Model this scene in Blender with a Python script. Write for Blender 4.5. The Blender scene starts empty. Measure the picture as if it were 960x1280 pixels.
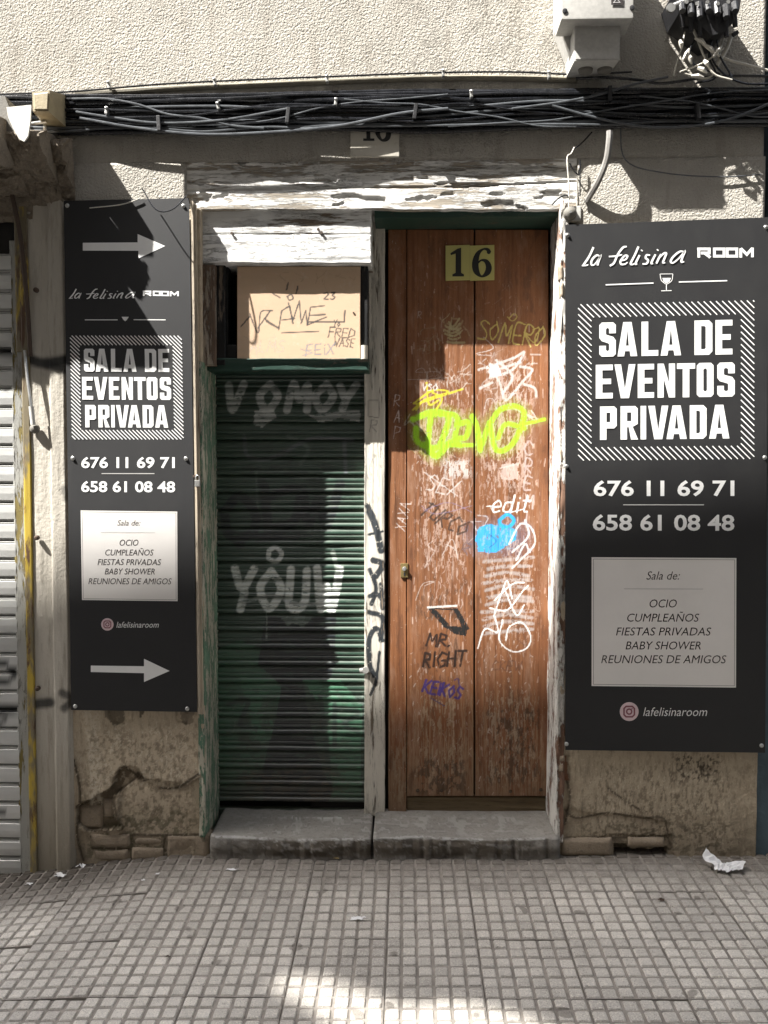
import bpy, math, random
import numpy as np
from mathutils import Vector, Matrix, Euler
random.seed(7)
RNG = np.random.default_rng(11)
S = bpy.context.scene
C = S.collection

# ------------------------------------------------------------------ camera
F = 1040.0
CAM = Vector((0.0, -3.30, 1.51))
ROT = Euler((math.radians(90 - 2.2), 0, math.radians(1.5)), 'XYZ')
cd = bpy.data.cameras.new('camera'); cam = bpy.data.objects.new('camera', cd); C.objects.link(cam)
cam.location = CAM; cam.rotation_euler = ROT
cd.sensor_fit = 'VERTICAL'; cd.sensor_height = 24.0; cd.lens = 24.0 * F / 1280.0
cd.clip_start = 0.05; cd.clip_end = 3000
S.camera = cam
RM = np.array(ROT.to_matrix())

# ------------------------------------------------------------------ light
SUN = Vector((1.9, 1.0, -2.8)).normalized()
sd = bpy.data.lights.new('sun', 'SUN'); sd.energy = 5.0; sd.angle = math.radians(0.5); sd.color = (1.0, 0.97, 0.92)
so = bpy.data.objects.new('sun', sd); C.objects.link(so)
so.rotation_euler = SUN.to_track_quat('-Z', 'Y').to_euler()
W = bpy.data.worlds.new('World'); S.world = W; W.use_nodes = True
wn = W.node_tree; bg = wn.nodes['Background']
sky = wn.nodes.new('ShaderNodeTexSky'); sky.sky_type = 'NISHITA'; sky.sun_disc = False
el = math.asin(-SUN.z); sky.sun_elevation = el
sky.sun_rotation = math.atan2(-SUN.x, -SUN.y)
sky.air_density = 1.0; sky.dust_density = 4.0; sky.ozone_density = 0.6
hs = wn.nodes.new('ShaderNodeHueSaturation'); hs.inputs['Saturation'].default_value = 0.45   # sky desaturated as a white balance, for neutral shade
wn.links.new(sky.outputs[0], hs.inputs['Color']); wn.links.new(hs.outputs[0], bg.inputs[0]); bg.inputs[1].default_value = 0.092
S.view_settings.view_transform = 'Standard'; S.view_settings.look = 'None'
S.view_settings.exposure = 1.95; S.view_settings.gamma = 1.0

# ------------------------------------------------------------------ pixel <-> world
def P(px, py, y=0.0):
    "point of the plane at depth y that the photograph shows at px, py"
    d = RM @ np.array(((px - 480) / F, -(py - 640) / F, -1.0))
    t = (y - CAM.y) / d[1]
    return (CAM.x + d[0] * t, y, CAM.z + d[2] * t)
def PX(X, Y, Z):
    "numpy world -> pixel"
    v = np.stack((X - CAM.x, Y - CAM.y, Z - CAM.z), -1) @ RM
    return 480 + F * v[..., 0] / -v[..., 2], 640 - F * v[..., 1] / -v[..., 2]
def ss(t):
    t = np.clip(t, 0, 1); return t * t * (3 - 2 * t)
GA = 0.012
def gz(x, y):
    "height of the pavement"
    return 0.038 * min(y, 0.0) + GA * x - 0.10 * float(ss((-0.85 - x) / 1.1)) * float(ss(1 + (y + 0.0) / 1.6))
def G(px, py):
    d = RM @ np.array(((px - 480) / F, -(py - 640) / F, -1.0))
    t = 1.0
    for _ in range(60):
        x, y, z = CAM.x + d[0] * t, CAM.y + d[1] * t, CAM.z + d[2] * t
        t += (z - gz(x, y)) / max(0.1, -d[2]) * 0.7
    return (x, y, gz(x, y))

# ------------------------------------------------------------------ noise (numpy)
_T = RNG.random((256, 256))
def vn(x, y):
    xi = np.floor(x).astype(int); yi = np.floor(y).astype(int); fx = x - xi; fy = y - yi
    fx = fx * fx * (3 - 2 * fx); fy = fy * fy * (3 - 2 * fy)
    a = _T[xi & 255, yi & 255]; b = _T[(xi + 1) & 255, yi & 255]; c = _T[xi & 255, (yi + 1) & 255]; d = _T[(xi + 1) & 255, (yi + 1) & 255]
    return (a * (1 - fx) + b * fx) * (1 - fy) + (c * (1 - fx) + d * fx) * fy
def fb(x, y, o=4, g=0.5):
    s = 0; a = 1; n = 0
    x = np.asarray(x, float); y = np.asarray(y, float)
    for k in range(o):
        s = s + a * vn(x + 17.3 * k, y + 9.1 * k); n += a; a *= g; x = x * 2.03; y = y * 2.03
    return s / n

# ------------------------------------------------------------------ materials
class NT:
    def __init__(s, name):
        s.m = bpy.data.materials.new(name); s.m.use_nodes = True; s.t = s.m.node_tree
        s.b = s.t.nodes['Principled BSDF']; s.co = s.t.nodes.new('ShaderNodeTexCoord')
    def n(s, ty, **k):
        nd = s.t.nodes.new(ty)
        for a, v in k.items(): setattr(nd, a, v)
        return nd
    def set(s, sock, v):
        if isinstance(v, bpy.types.NodeSocket): s.t.links.new(v, sock)
        elif v is not None:
            if hasattr(sock.default_value, '__len__') and not hasattr(v, '__len__'): v = (v, v, v)
            if hasattr(sock.default_value, '__len__') and len(sock.default_value) == 4 and len(v) == 3: v = (*v, 1)
            sock.default_value = v
    def vec(s, sc=(1, 1, 1), off=(0, 0, 0)):
        mp = s.n('ShaderNodeMapping'); s.t.links.new(s.co.outputs['Object'], mp.inputs[0])
        mp.inputs['Scale'].default_value = sc; mp.inputs['Location'].default_value = off
        return mp.outputs[0]
    def noise(s, scale, detail=4, rough=0.5, sc=(1, 1, 1), off=(0, 0, 0), dist=0):
        nd = s.n('ShaderNodeTexNoise'); s.t.links.new(s.vec(sc, off), nd.inputs['Vector'])
        nd.inputs['Scale'].default_value = scale; nd.inputs['Detail'].default_value = detail
        nd.inputs['Roughness'].default_value = rough; nd.inputs['Distortion'].default_value = dist
        return nd.outputs['Fac']
    def voro(s, scale, sc=(1, 1, 1), feature='F1', off=(0, 0, 0)):
        nd = s.n('ShaderNodeTexVoronoi', feature=feature); s.t.links.new(s.vec(sc, off), nd.inputs['Vector'])
        nd.inputs['Scale'].default_value = scale
        return nd.outputs['Distance']
    def ramp(s, f, a, b, lo=0.0, hi=1.0):
        nd = s.n('ShaderNodeMapRange'); nd.clamp = True
        s.set(nd.inputs[0], f)
        for i, v in enumerate((a, b, lo, hi)): s.set(nd.inputs[i + 1], v)
        return nd.outputs[0]
    def mix(s, f, a, b, mode='MIX'):
        nd = s.n('ShaderNodeMix', data_type='RGBA', blend_type=mode)
        s.set(nd.inputs[0], f); s.set(nd.inputs[6], a); s.set(nd.inputs[7], b)
        return nd.outputs[2]
    def ma(s, op, a, b=None, c=None):
        nd = s.n('ShaderNodeMath', operation=op)
        for i, v in enumerate((a, b, c)):
            if v is not None: s.set(nd.inputs[i], v)
        return nd.outputs[0]
    def attr(s, name):
        nd = s.n('ShaderNodeAttribute'); nd.attribute_name = name
        return nd.outputs['Color'], nd.outputs['Alpha']
    def z(s):
        sp = s.n('ShaderNodeSeparateXYZ'); s.t.links.new(s.co.outputs['Object'], sp.inputs[0]); return sp.outputs[2]
    def bump(s, h, dist=0.002, st=1.0, prev=None):
        nd = s.n('ShaderNodeBump'); s.set(nd.inputs['Height'], h)
        nd.inputs['Distance'].default_value = dist; nd.inputs['Strength'].default_value = st
        if prev is not None: s.t.links.new(prev, nd.inputs['Normal'])
        return nd.outputs[0]
    def done(s, col, rough=0.8, bump=None, metal=0.0, spec=0.5, alpha=None):
        s.set(s.b.inputs['Base Color'], col); s.set(s.b.inputs['Roughness'], rough)
        s.set(s.b.inputs['Metallic'], metal); s.set(s.b.inputs['Specular IOR Level'], spec)
        if bump is not None: s.t.links.new(bump, s.b.inputs['Normal'])
        if alpha is not None: s.set(s.b.inputs['Alpha'], alpha)
        return s.m

def painted(t, col, wearmask=None):
    "lay the sprayed and drawn marks (colour attribute) over the base colour"
    c, a = t.attr('paint')
    if wearmask is not None: a = t.ma('MULTIPLY', a, wearmask)
    return t.mix(a, col, c)

def m_peel(name, paint, under, peel=0.5, sc=(1, 1, 1), s1=9, under2=None, dirt=(0.12, 0.10, 0.08), dirt_amt=0.5, marks=False, bd=0.003, soft=0.02):
    t = NT(name)
    big = t.noise(s1, 6, 0.65, sc); fine = t.noise(s1 * 7, 4, 0.6, sc, (3, 1, 7))
    m = t.ma('ADD', t.ma('MULTIPLY', big, 0.72), t.ma('MULTIPLY', fine, 0.28))
    lo = 0.62 - 0.24 * peel
    mask = t.ramp(m, lo, lo + soft)                      # 1 = bare
    grain = t.noise(40, 6, 0.7, tuple(1.0 * v if v < 1 else v * 1.6 for v in sc), (9, 2, 4))
    un = t.mix(t.ramp(grain, 0.3, 0.7), under, under2 or tuple(v * 0.45 for v in under))
    pc = t.mix(t.ramp(t.noise(3.5, 5, 0.6, off=(5, 5, 5)), 0.35, 0.75), paint, tuple(p * (1 - dirt_amt * .5) + d * dirt_amt * .5 for p, d in zip(paint, dirt)))
    crack = t.ramp(t.noise(s1 * 3, 5, 0.75, sc, (1, 8, 3)), 0.485, 0.5); crack2 = t.ramp(t.noise(s1 * 3, 5, 0.75, sc, (1, 8, 3)), 0.5, 0.515)
    ck = t.ma('MULTIPLY', t.ma('MULTIPLY', crack, t.ma('SUBTRACT', 1.0, crack2)), t.ramp(t.noise(4, 2, off=(2, 2, 2)), 0.45, 0.6))
    pc = t.mix(t.ma('MULTIPLY', ck, 0.75), pc, dirt)
    if marks: pc = painted(t, pc)
    edge = t.ma('MULTIPLY', t.ramp(m, lo - 0.03, lo), t.ma('SUBTRACT', 1.0, mask))
    pc = t.mix(t.ma('MULTIPLY', edge, 0.35), pc, tuple(v * 0.5 for v in dirt))
    col = t.mix(mask, pc, un)
    h = t.ma('SUBTRACT', t.ma('MULTIPLY', grain, 0.25), t.ma('ADD', mask, t.ma('MULTIPLY', ck, 0.8)))
    return t.done(col, t.mix(mask, (0.55,) * 3, (0.9,) * 3), t.bump(h, bd, 1.0))

def m_simple(name, col, rough=0.6, metal=0.0, var=0.25, s=14, spec=0.5, bd=0.0008, sc=(1, 1, 1)):
    t = NT(name)
    f = t.noise(s, 6, 0.6, sc)
    c = t.mix(t.ramp(f, 0.3, 0.72), tuple(v * (1 - var) for v in col), tuple(min(1, v * (1 + var * .6)) for v in col))
    return t.done(c, t.ramp(f, 0.2, 0.8, rough - 0.1, min(1, rough + 0.1)), t.bump(t.noise(s * 9, 4, 0.6, sc), bd), metal, spec)

def m_stucco(name, c1, c2, c3, grainy=1.0):
    t = NT(name)
    a = t.noise(105, 3, 0.6, (1, 1, 1)); b = t.noise(230, 3, 0.6, (1, 1, 1), (4, 4, 4)); v = t.voro(150, feature='SMOOTH_F1')
    st = t.noise(2.2, 6, 0.65, (1.0, 1, 0.8)); st2 = t.noise(7, 5, 0.7, (2.2, 1, 0.35), (3, 0, 3))
    col = t.mix(t.ramp(st, 0.35, 0.68), c1, c2)
    col = t.mix(t.ma('MULTIPLY', t.ramp(st2, 0.50, 0.72), 0.75), col, c3)
    col = t.mix(t.ma('MULTIPLY', t.ramp(b, 0.56, 0.66), 0.25), col, tuple(x * 0.45 for x in c3))
    ck = t.noise(2.1, 8, 0.75, off=(7, 1, 2)); line = t.ma('ABSOLUTE', t.ma('SUBTRACT', ck, 0.5))
    lm = t.ma('MULTIPLY', t.ramp(line, 0.0, 0.0025, 1, 0), t.ramp(t.noise(1.5, 2, off=(9, 9, 1)), 0.5, 0.6))
    col = t.mix(t.ma('MULTIPLY', lm, 0.55), col, (0.08, 0.065, 0.05))
    h = t.ma('ADD', t.ma('MULTIPLY', a, 1.2), t.ma('ADD', t.ma('MULTIPLY', v, 0.5), t.ma('MULTIPLY', b, 0.5)))
    h = t.ma('SUBTRACT', h, t.ma('MULTIPLY', lm, 0.5))
    return t.done(col, 0.93, t.bump(h, 0.0072 * grainy, 1.0), spec=0.2)

M = {}
M['stucco'] = m_stucco('cream_rough_render', (0.46, 0.435, 0.385), (0.385, 0.362, 0.318), (0.30, 0.272, 0.232))
def m_lowplaster(name, a, b, dark):
    t = NT(name)
    n1 = t.noise(4, 7, 0.7); n2 = t.noise(22, 6, 0.7, (2.4, 1, 0.6)); n3 = t.noise(90, 4, 0.65)
    col = t.mix(t.ramp(n1, 0.32, 0.7), a, b)
    col = t.mix(t.ma('MULTIPLY', t.ramp(n2, 0.5, 0.7), 0.55), col, dark)
    col = t.mix(t.ma('MULTIPLY', t.ramp(n3, 0.58, 0.68), 0.35), col, tuple(min(1, v * 1.4) for v in b))
    n4 = t.noise(9, 8, 0.75, (1.3, 1, 0.7), (3, 3, 8)); col = t.mix(t.ramp(n4, 0.56, 0.70, 0, 0.75), col, tuple(v * .9 for v in dark)); col = t.mix(t.ramp(n4, 0.40, 0.28, 0, 0.6), col, tuple(min(1, v * 1.25) for v in a))
    zz = t.z(); foot_dark = t.ramp(t.ma('ADD', zz, t.ma('MULTIPLY', n1, 0.25)), 0.12, 0.34, 0.55, 0.0)  # darker towards the ground
    col = t.mix(foot_dark, col, dark)
    c, al = t.attr('paint'); col = t.mix(al, col, c)
    h = t.ma('ADD', t.ma('MULTIPLY', n3, 0.6), n2)
    return t.done(col, 0.95, t.bump(h, 0.006), spec=0.2)
M['low'] = m_lowplaster('brown_low_render', (0.56, 0.47, 0.35), (0.42, 0.35, 0.26), (0.20, 0.165, 0.12))
M['low2'] = m_lowplaster('stained_grey_render', (0.40, 0.33, 0.24), (0.52, 0.44, 0.33), (0.15, 0.125, 0.09))
M['white_wood'] = m_peel('flaking_white_paint_on_wood', (0.74, 0.73, 0.70), (0.50, 0.44, 0.36), 0.42, (0.28, 1, 2.2), 12, dirt_amt=0.25)
M['white_wood2'] = m_peel('white_paint_on_board', (0.76, 0.76, 0.74), (0.30, 0.24, 0.18), 0.12, (0.2, 1, 1.8), 8, dirt_amt=0.2)
M['cream_post'] = m_peel('cream_paint_worn_post', (0.66, 0.62, 0.54), (0.24, 0.19, 0.14), 0.20, (2.2, 2.2, 0.22), 10, marks=True, dirt_amt=0.4)
M['reveal_white'] = m_peel('white_paint_flaking_reveal', (0.72, 0.70, 0.65), (0.26, 0.15, 0.10), 0.42, (1.2, 1.2, 0.35), 11, dirt_amt=0.4)
M['green_flake'] = m_peel('green_paint_flaking_over_cream', (0.52, 0.50, 0.40), (0.05, 0.17, 0.10), 0.52, (2.0, 2.0, 0.55), 17, under2=(0.22, 0.30, 0.22), dirt_amt=0.4)
M['old_wood'] = m_peel('weathered_brown_post', (0.40, 0.34, 0.27), (0.19, 0.13, 0.09), 0.6, (2.0, 2, 0.3), 11, dirt_amt=0.5)
M['batten'] = m_peel('pale_batten', (0.50, 0.43, 0.33), (0.30, 0.20, 0.13), 0.35, (3, 3, 0.15), 8, dirt_amt=0.4)
M['green_dark'] = m_peel('dark_green_gloss_paint', (0.014, 0.05, 0.036), (0.16, 0.15, 0.12), 0.10, (0.6, 1, 1.2), 9, dirt_amt=0.1, bd=0.001)
M['dark'] = m_simple('shade_black', (0.018, 0.016, 0.014), 0.9)  # near-black colour puts the shade of the gaps into the backing parts
def m_pilaster():
    t = NT('grey_cream_painted_pilaster')
    n = t.noise(3, 6, 0.65, (3, 1, 0.5)); n2 = t.noise(14, 6, 0.7, (3, 1, 0.35), (2, 2, 2)); n3 = t.noise(60, 4, 0.6)
    col = t.mix(t.ramp(n, 0.3, 0.7), (0.50, 0.465, 0.40), (0.39, 0.36, 0.305))
    col = t.mix(t.ma('MULTIPLY', t.ramp(n2, 0.52, 0.7), 0.5), col, (0.13, 0.105, 0.075))
    foot_dark = t.ramp(t.ma('ADD', t.z(), t.ma('MULTIPLY', n, 0.6)), 0.25, 0.85, 0.65, 0.0)  # pilaster gets darker towards its foot
    col = t.mix(foot_dark, col, (0.16, 0.13, 0.085)); col = painted(t, col)
    return t.done(col, 0.75, t.bump(t.ma('ADD', n3, n2), 0.0025))
M['pil'] = m_pilaster()
def m_rail():
    t = NT('rusty_yellow_painted_rail')
    n = t.noise(9, 6, 0.7, (2, 2, 0.4)); n2 = t.noise(5, 5, 0.7, (1, 1, 0.25), (7, 7, 7))
    col = t.mix(t.ramp(n2, 0.47, 0.53), (0.42, 0.30, 0.035), (0.17, 0.14, 0.085))
    col = t.mix(t.ramp(n, 0.55, 0.62), col, (0.09, 0.045, 0.02))
    return t.done(col, 0.6, t.bump(n, 0.002))
M['rail'] = m_rail()
M['rail_grey'] = m_peel('grey_metal_guide', (0.36, 0.36, 0.33), (0.24, 0.19, 0.06), 0.35, (2, 2, 0.3), 7, dirt_amt=0.5)
def m_metal_shutter():
    t = NT('aluminium_shutter')
    n = t.noise(6, 5, 0.6, (0.4, 1, 2)); 
    col = t.mix(t.ramp(n, 0.3, 0.7), (0.62, 0.62, 0.60), (0.48, 0.48, 0.46)); col = painted(t, col)
    return t.done(col, 0.42, t.bump(t.noise(60, 3), 0.0006), metal=0.35)
M['alu'] = m_metal_shutter()
def m_green_shutter():
    t = NT('dark_green_painted_shutter_slats')
    n = t.noise(5, 6, 0.7, (0.6, 1, 2.0)); n2 = t.noise(30, 5, 0.7, (0.35, 1, 3.0), (3, 3, 3))
    col = t.mix(t.ramp(n, 0.3, 0.7), (0.016, 0.040, 0.027), (0.030, 0.066, 0.046))
    col = t.mix(t.ma('MULTIPLY', t.ramp(n2, 0.55, 0.72), 0.55), col, (0.13, 0.15, 0.12))
    wear = t.ramp(t.noise(38, 5, 0.7, (0.5, 1, 1.6), (6, 1, 1)), 0.66, 0.54)
    col = painted(t, col, wear)
    ge = t.n('ShaderNodeNewGeometry'); sx = t.n('ShaderNodeSeparateXYZ'); t.t.links.new(ge.outputs['Normal'], sx.inputs[0])
    dust_light = t.ma('MULTIPLY', t.ramp(sx.outputs[2], 0.30, 0.85, 0.0, 0.38), t.ramp(n2, 0.35, 0.6, 0.4, 1.0)); col = t.mix(dust_light, col, (0.30, 0.33, 0.27))  # pale dust on upward faces, also painted to brighten the sunlit slats
    zz = t.z(); foot_dark = t.ramp(t.ma('ADD', zz, t.ma('MULTIPLY', n, 0.3)), 0.15, 0.5, 0.55, 0.0)  # lower slats turn darker and browner
    col = t.mix(foot_dark, col, (0.045, 0.035, 0.022))
    return t.done(col, 0.33, t.bump(n2, 0.0008), spec=1.0)
M['shut'] = m_green_shutter()
def m_door():
    t = NT('worn_reddish_brown_door_wood')
    g = t.noise(16, 7, 0.7, (4.5, 1, 0.14)); g2 = t.noise(60, 5, 0.7, (4, 1, 0.25), (3, 5, 2)); n = t.noise(2.2, 5, 0.6, (1, 1, 0.6))
    col = t.mix(t.ramp(g, 0.3, 0.72), (0.145, 0.052, 0.020), (0.265, 0.115, 0.050))
    col = t.mix(t.ma('MULTIPLY', t.ramp(n, 0.45, 0.7), 0.6), col, (0.27, 0.100, 0.034))
    zz = t.z()
    low = t.ramp(zz, 0.12, 0.75, 1.0, 0.0)
    bare = t.ma('MULTIPLY', t.ramp(t.ma('ADD', t.ma('MULTIPLY', g2, 0.5), t.ma('ADD', t.ma('MULTIPLY', g, 0.5), t.ma('MULTIPLY', low, 0.13))), 0.575, 0.62), t.ramp(low, 0.0, 0.35))
    col = t.mix(t.ma('MULTIPLY', bare, 0.45), col, (0.36, 0.27, 0.17))
    foot_dark = t.ramp(t.ma('ADD', zz, t.ma('MULTIPLY', n, 0.2)), 0.14, 0.50, 0.6, 0.0)  # darker towards the bottom of the door
    col = t.mix(foot_dark, col, (0.085, 0.058, 0.034))
    blo = t.noise(9, 6, 0.7, (1.6, 1, 0.5), (4, 4, 1)); col = t.mix(t.ramp(blo, 0.52, 0.66, 0, 0.38), col, (0.36, 0.225, 0.155)); col = t.mix(t.ramp(blo, 0.44, 0.36, 0, 0.5), col, (0.075, 0.032, 0.017))
    speck = t.ramp(t.noise(120, 3, 0.6, (1.4, 1, 0.6)), 0.68, 0.71); col = t.mix(t.ma('MULTIPLY', speck, 0.6), col, (0.5, 0.43, 0.35))
    wear = t.ramp(t.noise(70, 5, 0.7, (2.2, 1, 0.5), (6, 1, 1)), 0.66, 0.58)
    col = painted(t, col, wear)
    return t.done(col, 0.6, t.bump(t.ma('ADD', g, g2), 0.0014), spec=0.4)
M['door'] = m_door()
def m_raw(name, a, b):
    t = NT(name); g = t.noise(14, 7, 0.7, (0.3, 1, 5)); g2 = t.noise(50, 5, 0.7, (0.3, 1, 4), (3, 5, 2))
    col = t.mix(t.ramp(g, 0.3, 0.7), a, b); col = t.mix(t.ramp(g2, 0.55, 0.7, 0, 0.7), col, tuple(v * 0.3 for v in a))
    return t.done(col, 0.85, t.bump(t.ma('ADD', g, g2), 0.004))
M['raw'] = m_raw('bare_bottom_rail_wood', (0.20, 0.15, 0.085), (0.13, 0.09, 0.05))
def m_ply():
    t = NT('pinkish_plywood')
    g = t.noise(6, 6, 0.65, (0.5, 1, 2.2)); n = t.noise(30, 5, 0.7)
    col = t.mix(t.ramp(g, 0.3, 0.7), (0.60, 0.42, 0.28), (0.52, 0.38, 0.26)); col = t.mix(t.ramp(n, 0.56, 0.75, 0, 0.4), col, (0.66, 0.56, 0.44))
    col = painted(t, col)
    return t.done(col, 0.75, t.bump(n, 0.0008))
M['ply'] = m_ply()
def m_stone(name, a, b, edge):
    t = NT(name)
    n = t.noise(6, 7, 0.7); n2 = t.noise(60, 5, 0.7); n3 = t.noise(200, 3, 0.6)
    col = t.mix(t.ramp(n, 0.3, 0.7), a, b); col = t.mix(t.ramp(n2, 0.5, 0.68, 0, 0.5), col, edge)
    col = t.mix(t.ramp(n3, 0.6, 0.66, 0, 0.35), col, (0.42, 0.40, 0.36))
    c, al = t.attr('paint'); col = t.mix(al, col, c)
    return t.done(col, 0.8, t.bump(t.ma('ADD', n2, t.ma('MULTIPLY', n3, 0.4)), 0.004))
M['step'] = m_stone('worn_dark_stone_step', (0.20, 0.19, 0.175), (0.30, 0.285, 0.26), (0.12, 0.105, 0.085))
M['rubble'] = m_stone('exposed_brown_stone', (0.26, 0.205, 0.145), (0.33, 0.27, 0.20), (0.14, 0.11, 0.075))
def m_pad():
    t = NT('grey_terrazzo_tile')
    oi = t.n('ShaderNodeObjectInfo'); r = oi.outputs['Random']
    g = t.n('ShaderNodeNewGeometry'); 
    def nz(sc, d=4, ro=.6):
        nd = t.n('ShaderNodeTexNoise'); t.t.links.new(g.outputs['Position'], nd.inputs['Vector']); nd.inputs['Scale'].default_value = sc; nd.inputs['Detail'].default_value = d; nd.inputs['Roughness'].default_value = ro; return nd.outputs['Fac']
    big = nz(1.7, 5); mid = nz(14, 5, .7); sp = nz(190, 2); sp2 = nz(260, 2)
    col = t.mix(t.ramp(big, 0.32, 0.68), (0.43, 0.41, 0.38), (0.58, 0.555, 0.52))
    col = t.mix(t.ramp(mid, 0.5, 0.72, 0, 0.4), col, (0.25, 0.23, 0.21))
    col = t.mix(t.ramp(sp, 0.54, 0.60, 0, 0.75), col, (0.66, 0.63, 0.57)); col = t.mix(t.ramp(sp2, 0.60, 0.66, 0, 0.7), col, (0.14, 0.13, 0.12))
    col = t.mix(1.0, col, t.mix(r, (0.86, 0.85, 0.84), (1.1, 1.09, 1.07)), 'MULTIPLY')
    sn = t.n('ShaderNodeVectorMath', operation='SNAP'); t.t.links.new(t.co.outputs['Object'], sn.inputs[0]); sn.inputs[1].default_value = (.05, .05, 1.0)
    ad = t.n('ShaderNodeVectorMath', operation='ADD'); t.t.links.new(sn.outputs[0], ad.inputs[0]); t.t.links.new(r, ad.inputs[1])
    wh = t.n('ShaderNodeTexWhiteNoise'); t.t.links.new(ad.outputs[0], wh.inputs['Vector'])
    col = t.mix(1.0, col, t.mix(wh.outputs['Value'], (0.88, 0.875, 0.87), (1.09, 1.085, 1.08)), 'MULTIPLY')
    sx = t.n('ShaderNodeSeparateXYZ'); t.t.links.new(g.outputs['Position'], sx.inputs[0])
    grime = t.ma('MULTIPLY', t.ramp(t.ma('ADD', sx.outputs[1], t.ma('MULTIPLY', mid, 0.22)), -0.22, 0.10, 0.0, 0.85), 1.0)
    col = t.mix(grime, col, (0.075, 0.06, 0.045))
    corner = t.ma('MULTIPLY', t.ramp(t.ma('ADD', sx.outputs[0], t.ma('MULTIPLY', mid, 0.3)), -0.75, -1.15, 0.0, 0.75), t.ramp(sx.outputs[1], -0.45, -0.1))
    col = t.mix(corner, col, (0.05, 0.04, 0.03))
    gum = t.ramp(nz(9, 1), 0.72, 0.74, 0, 0.6); col = t.mix(gum, col, (0.10, 0.085, 0.07))
    return t.done(col, t.ramp(mid, .3, .7, 0.55, 0.75), t.bump(t.ma('ADD', sp, mid), 0.0012), spec=0.4)
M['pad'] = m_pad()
M['groove'] = m_simple('dirt_filled_grooves', (0.275, 0.25, 0.222), 0.95, var=0.45, s=12, bd=0.002)
M['asphalt'] = m_simple('asphalt', (0.055, 0.055, 0.055), 0.9, var=0.3, s=8)
def m_vinyl():
    t = NT('black_satin_vinyl')
    n = t.noise(2.4, 4, 0.5); n2 = t.noise(11, 5, 0.7, (1, 1, 0.5)); n3 = t.noise(300, 2)
    col = t.mix(t.ramp(n2, 0.45, 0.8), (0.007, 0.007, 0.008), (0.012, 0.012, 0.012))
    return t.done(col, t.ramp(n2, 0.3, 0.7, 0.64, 0.70), t.bump(n, 0.004, 0.5, t.bump(n3, 0.0002)), spec=0.62)
M['vinyl'] = m_vinyl()
M['print'] = m_simple('white_print', (0.78, 0.78, 0.77), 0.5, var=0.05)
M['printgrey'] = m_simple('thin_grey_print', (0.50, 0.49, 0.48), 0.5, var=0.05)
M['sheet'] = m_simple('pale_warm_grey_print', (0.74, 0.715, 0.685), 0.5, var=0.06, s=3)
M['ink'] = m_simple('dark_brown_ink', (0.03, 0.024, 0.022), 0.6)
M['rose'] = m_simple('dull_rose_ink', (0.22, 0.07, 0.09), 0.6)
M['pink'] = m_simple('pale_pink_print', (0.66, 0.52, 0.54), 0.5, var=0.08)
M['cable'] = m_simple('black_cable_sheath', (0.012, 0.013, 0.016), 0.27, var=0.4, s=20)
M['cable_grey'] = m_simple('grey_glint_cable', (0.085, 0.092, 0.10), 0.36, var=0.3, s=20)  # grey sheath, also stands in for glints on the black cables
M['conduit'] = m_simple('dull_olive_conduit', (0.20, 0.18, 0.135), 0.6)
M['pipe'] = m_simple('grey_plastic_pipe', (0.21, 0.20, 0.185), 0.5)
M['steel'] = m_simple('zinc_steel', (0.55, 0.55, 0.53), 0.35, 0.8)
M['brass'] = m_simple('tarnished_brass', (0.30, 0.23, 0.10), 0.45, 0.8)
M['rust'] = m_simple('rusty_bolt', (0.07, 0.045, 0.03), 0.8)
M['boxgrey'] = m_simple('light_grey_box_plastic', (0.50, 0.49, 0.46), 0.55, var=0.15, s=60, bd=0.0006)
M['boxdark'] = m_simple('dirty_grey_underside', (0.16, 0.15, 0.13), 0.7)
M['boxbeige'] = m_simple('aged_beige_box', (0.34, 0.28, 0.17), 0.6)
M['lampwhite'] = m_simple('white_lamp_shell', (0.66, 0.64, 0.58), 0.4, var=0.1)
M['black'] = m_simple('black_plastic', (0.02, 0.02, 0.022), 0.45)
M['blackpaint'] = m_simple('black_numeral_paint', (0.012, 0.012, 0.012), 0.5)
M['yellow'] = m_simple('yellow_number_plate', (0.50, 0.46, 0.155), 0.35, var=0.08, s=5)
M['enamel'] = m_simple('white_glazed_tile', (0.52, 0.49, 0.42), 0.3, var=0.12, s=6)
M['wirewhite'] = m_simple('old_white_wire', (0.60, 0.57, 0.50), 0.5)
M['paper'] = m_simple('white_tissue_paper', (0.80, 0.80, 0.80), 0.9, var=0.06)
M['leaf'] = m_simple('dry_yellow_leaf', (0.50, 0.36, 0.14), 0.8)
M['blue'] = m_simple('blue_grey_render', (0.085, 0.125, 0.15), 0.85, var=0.35, s=8, bd=0.004)
M['pale'] = m_simple('ochre_render', (0.27, 0.235, 0.19), 0.9)
M['grime'] = m_stone('sooty_crumbling_cornice', (0.15, 0.12, 0.085), (0.24, 0.20, 0.15), (0.06, 0.05, 0.035))
M['mortar'] = m_simple('dark_mortar', (0.09, 0.07, 0.05), 0.95, s=30, bd=0.006)

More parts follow.
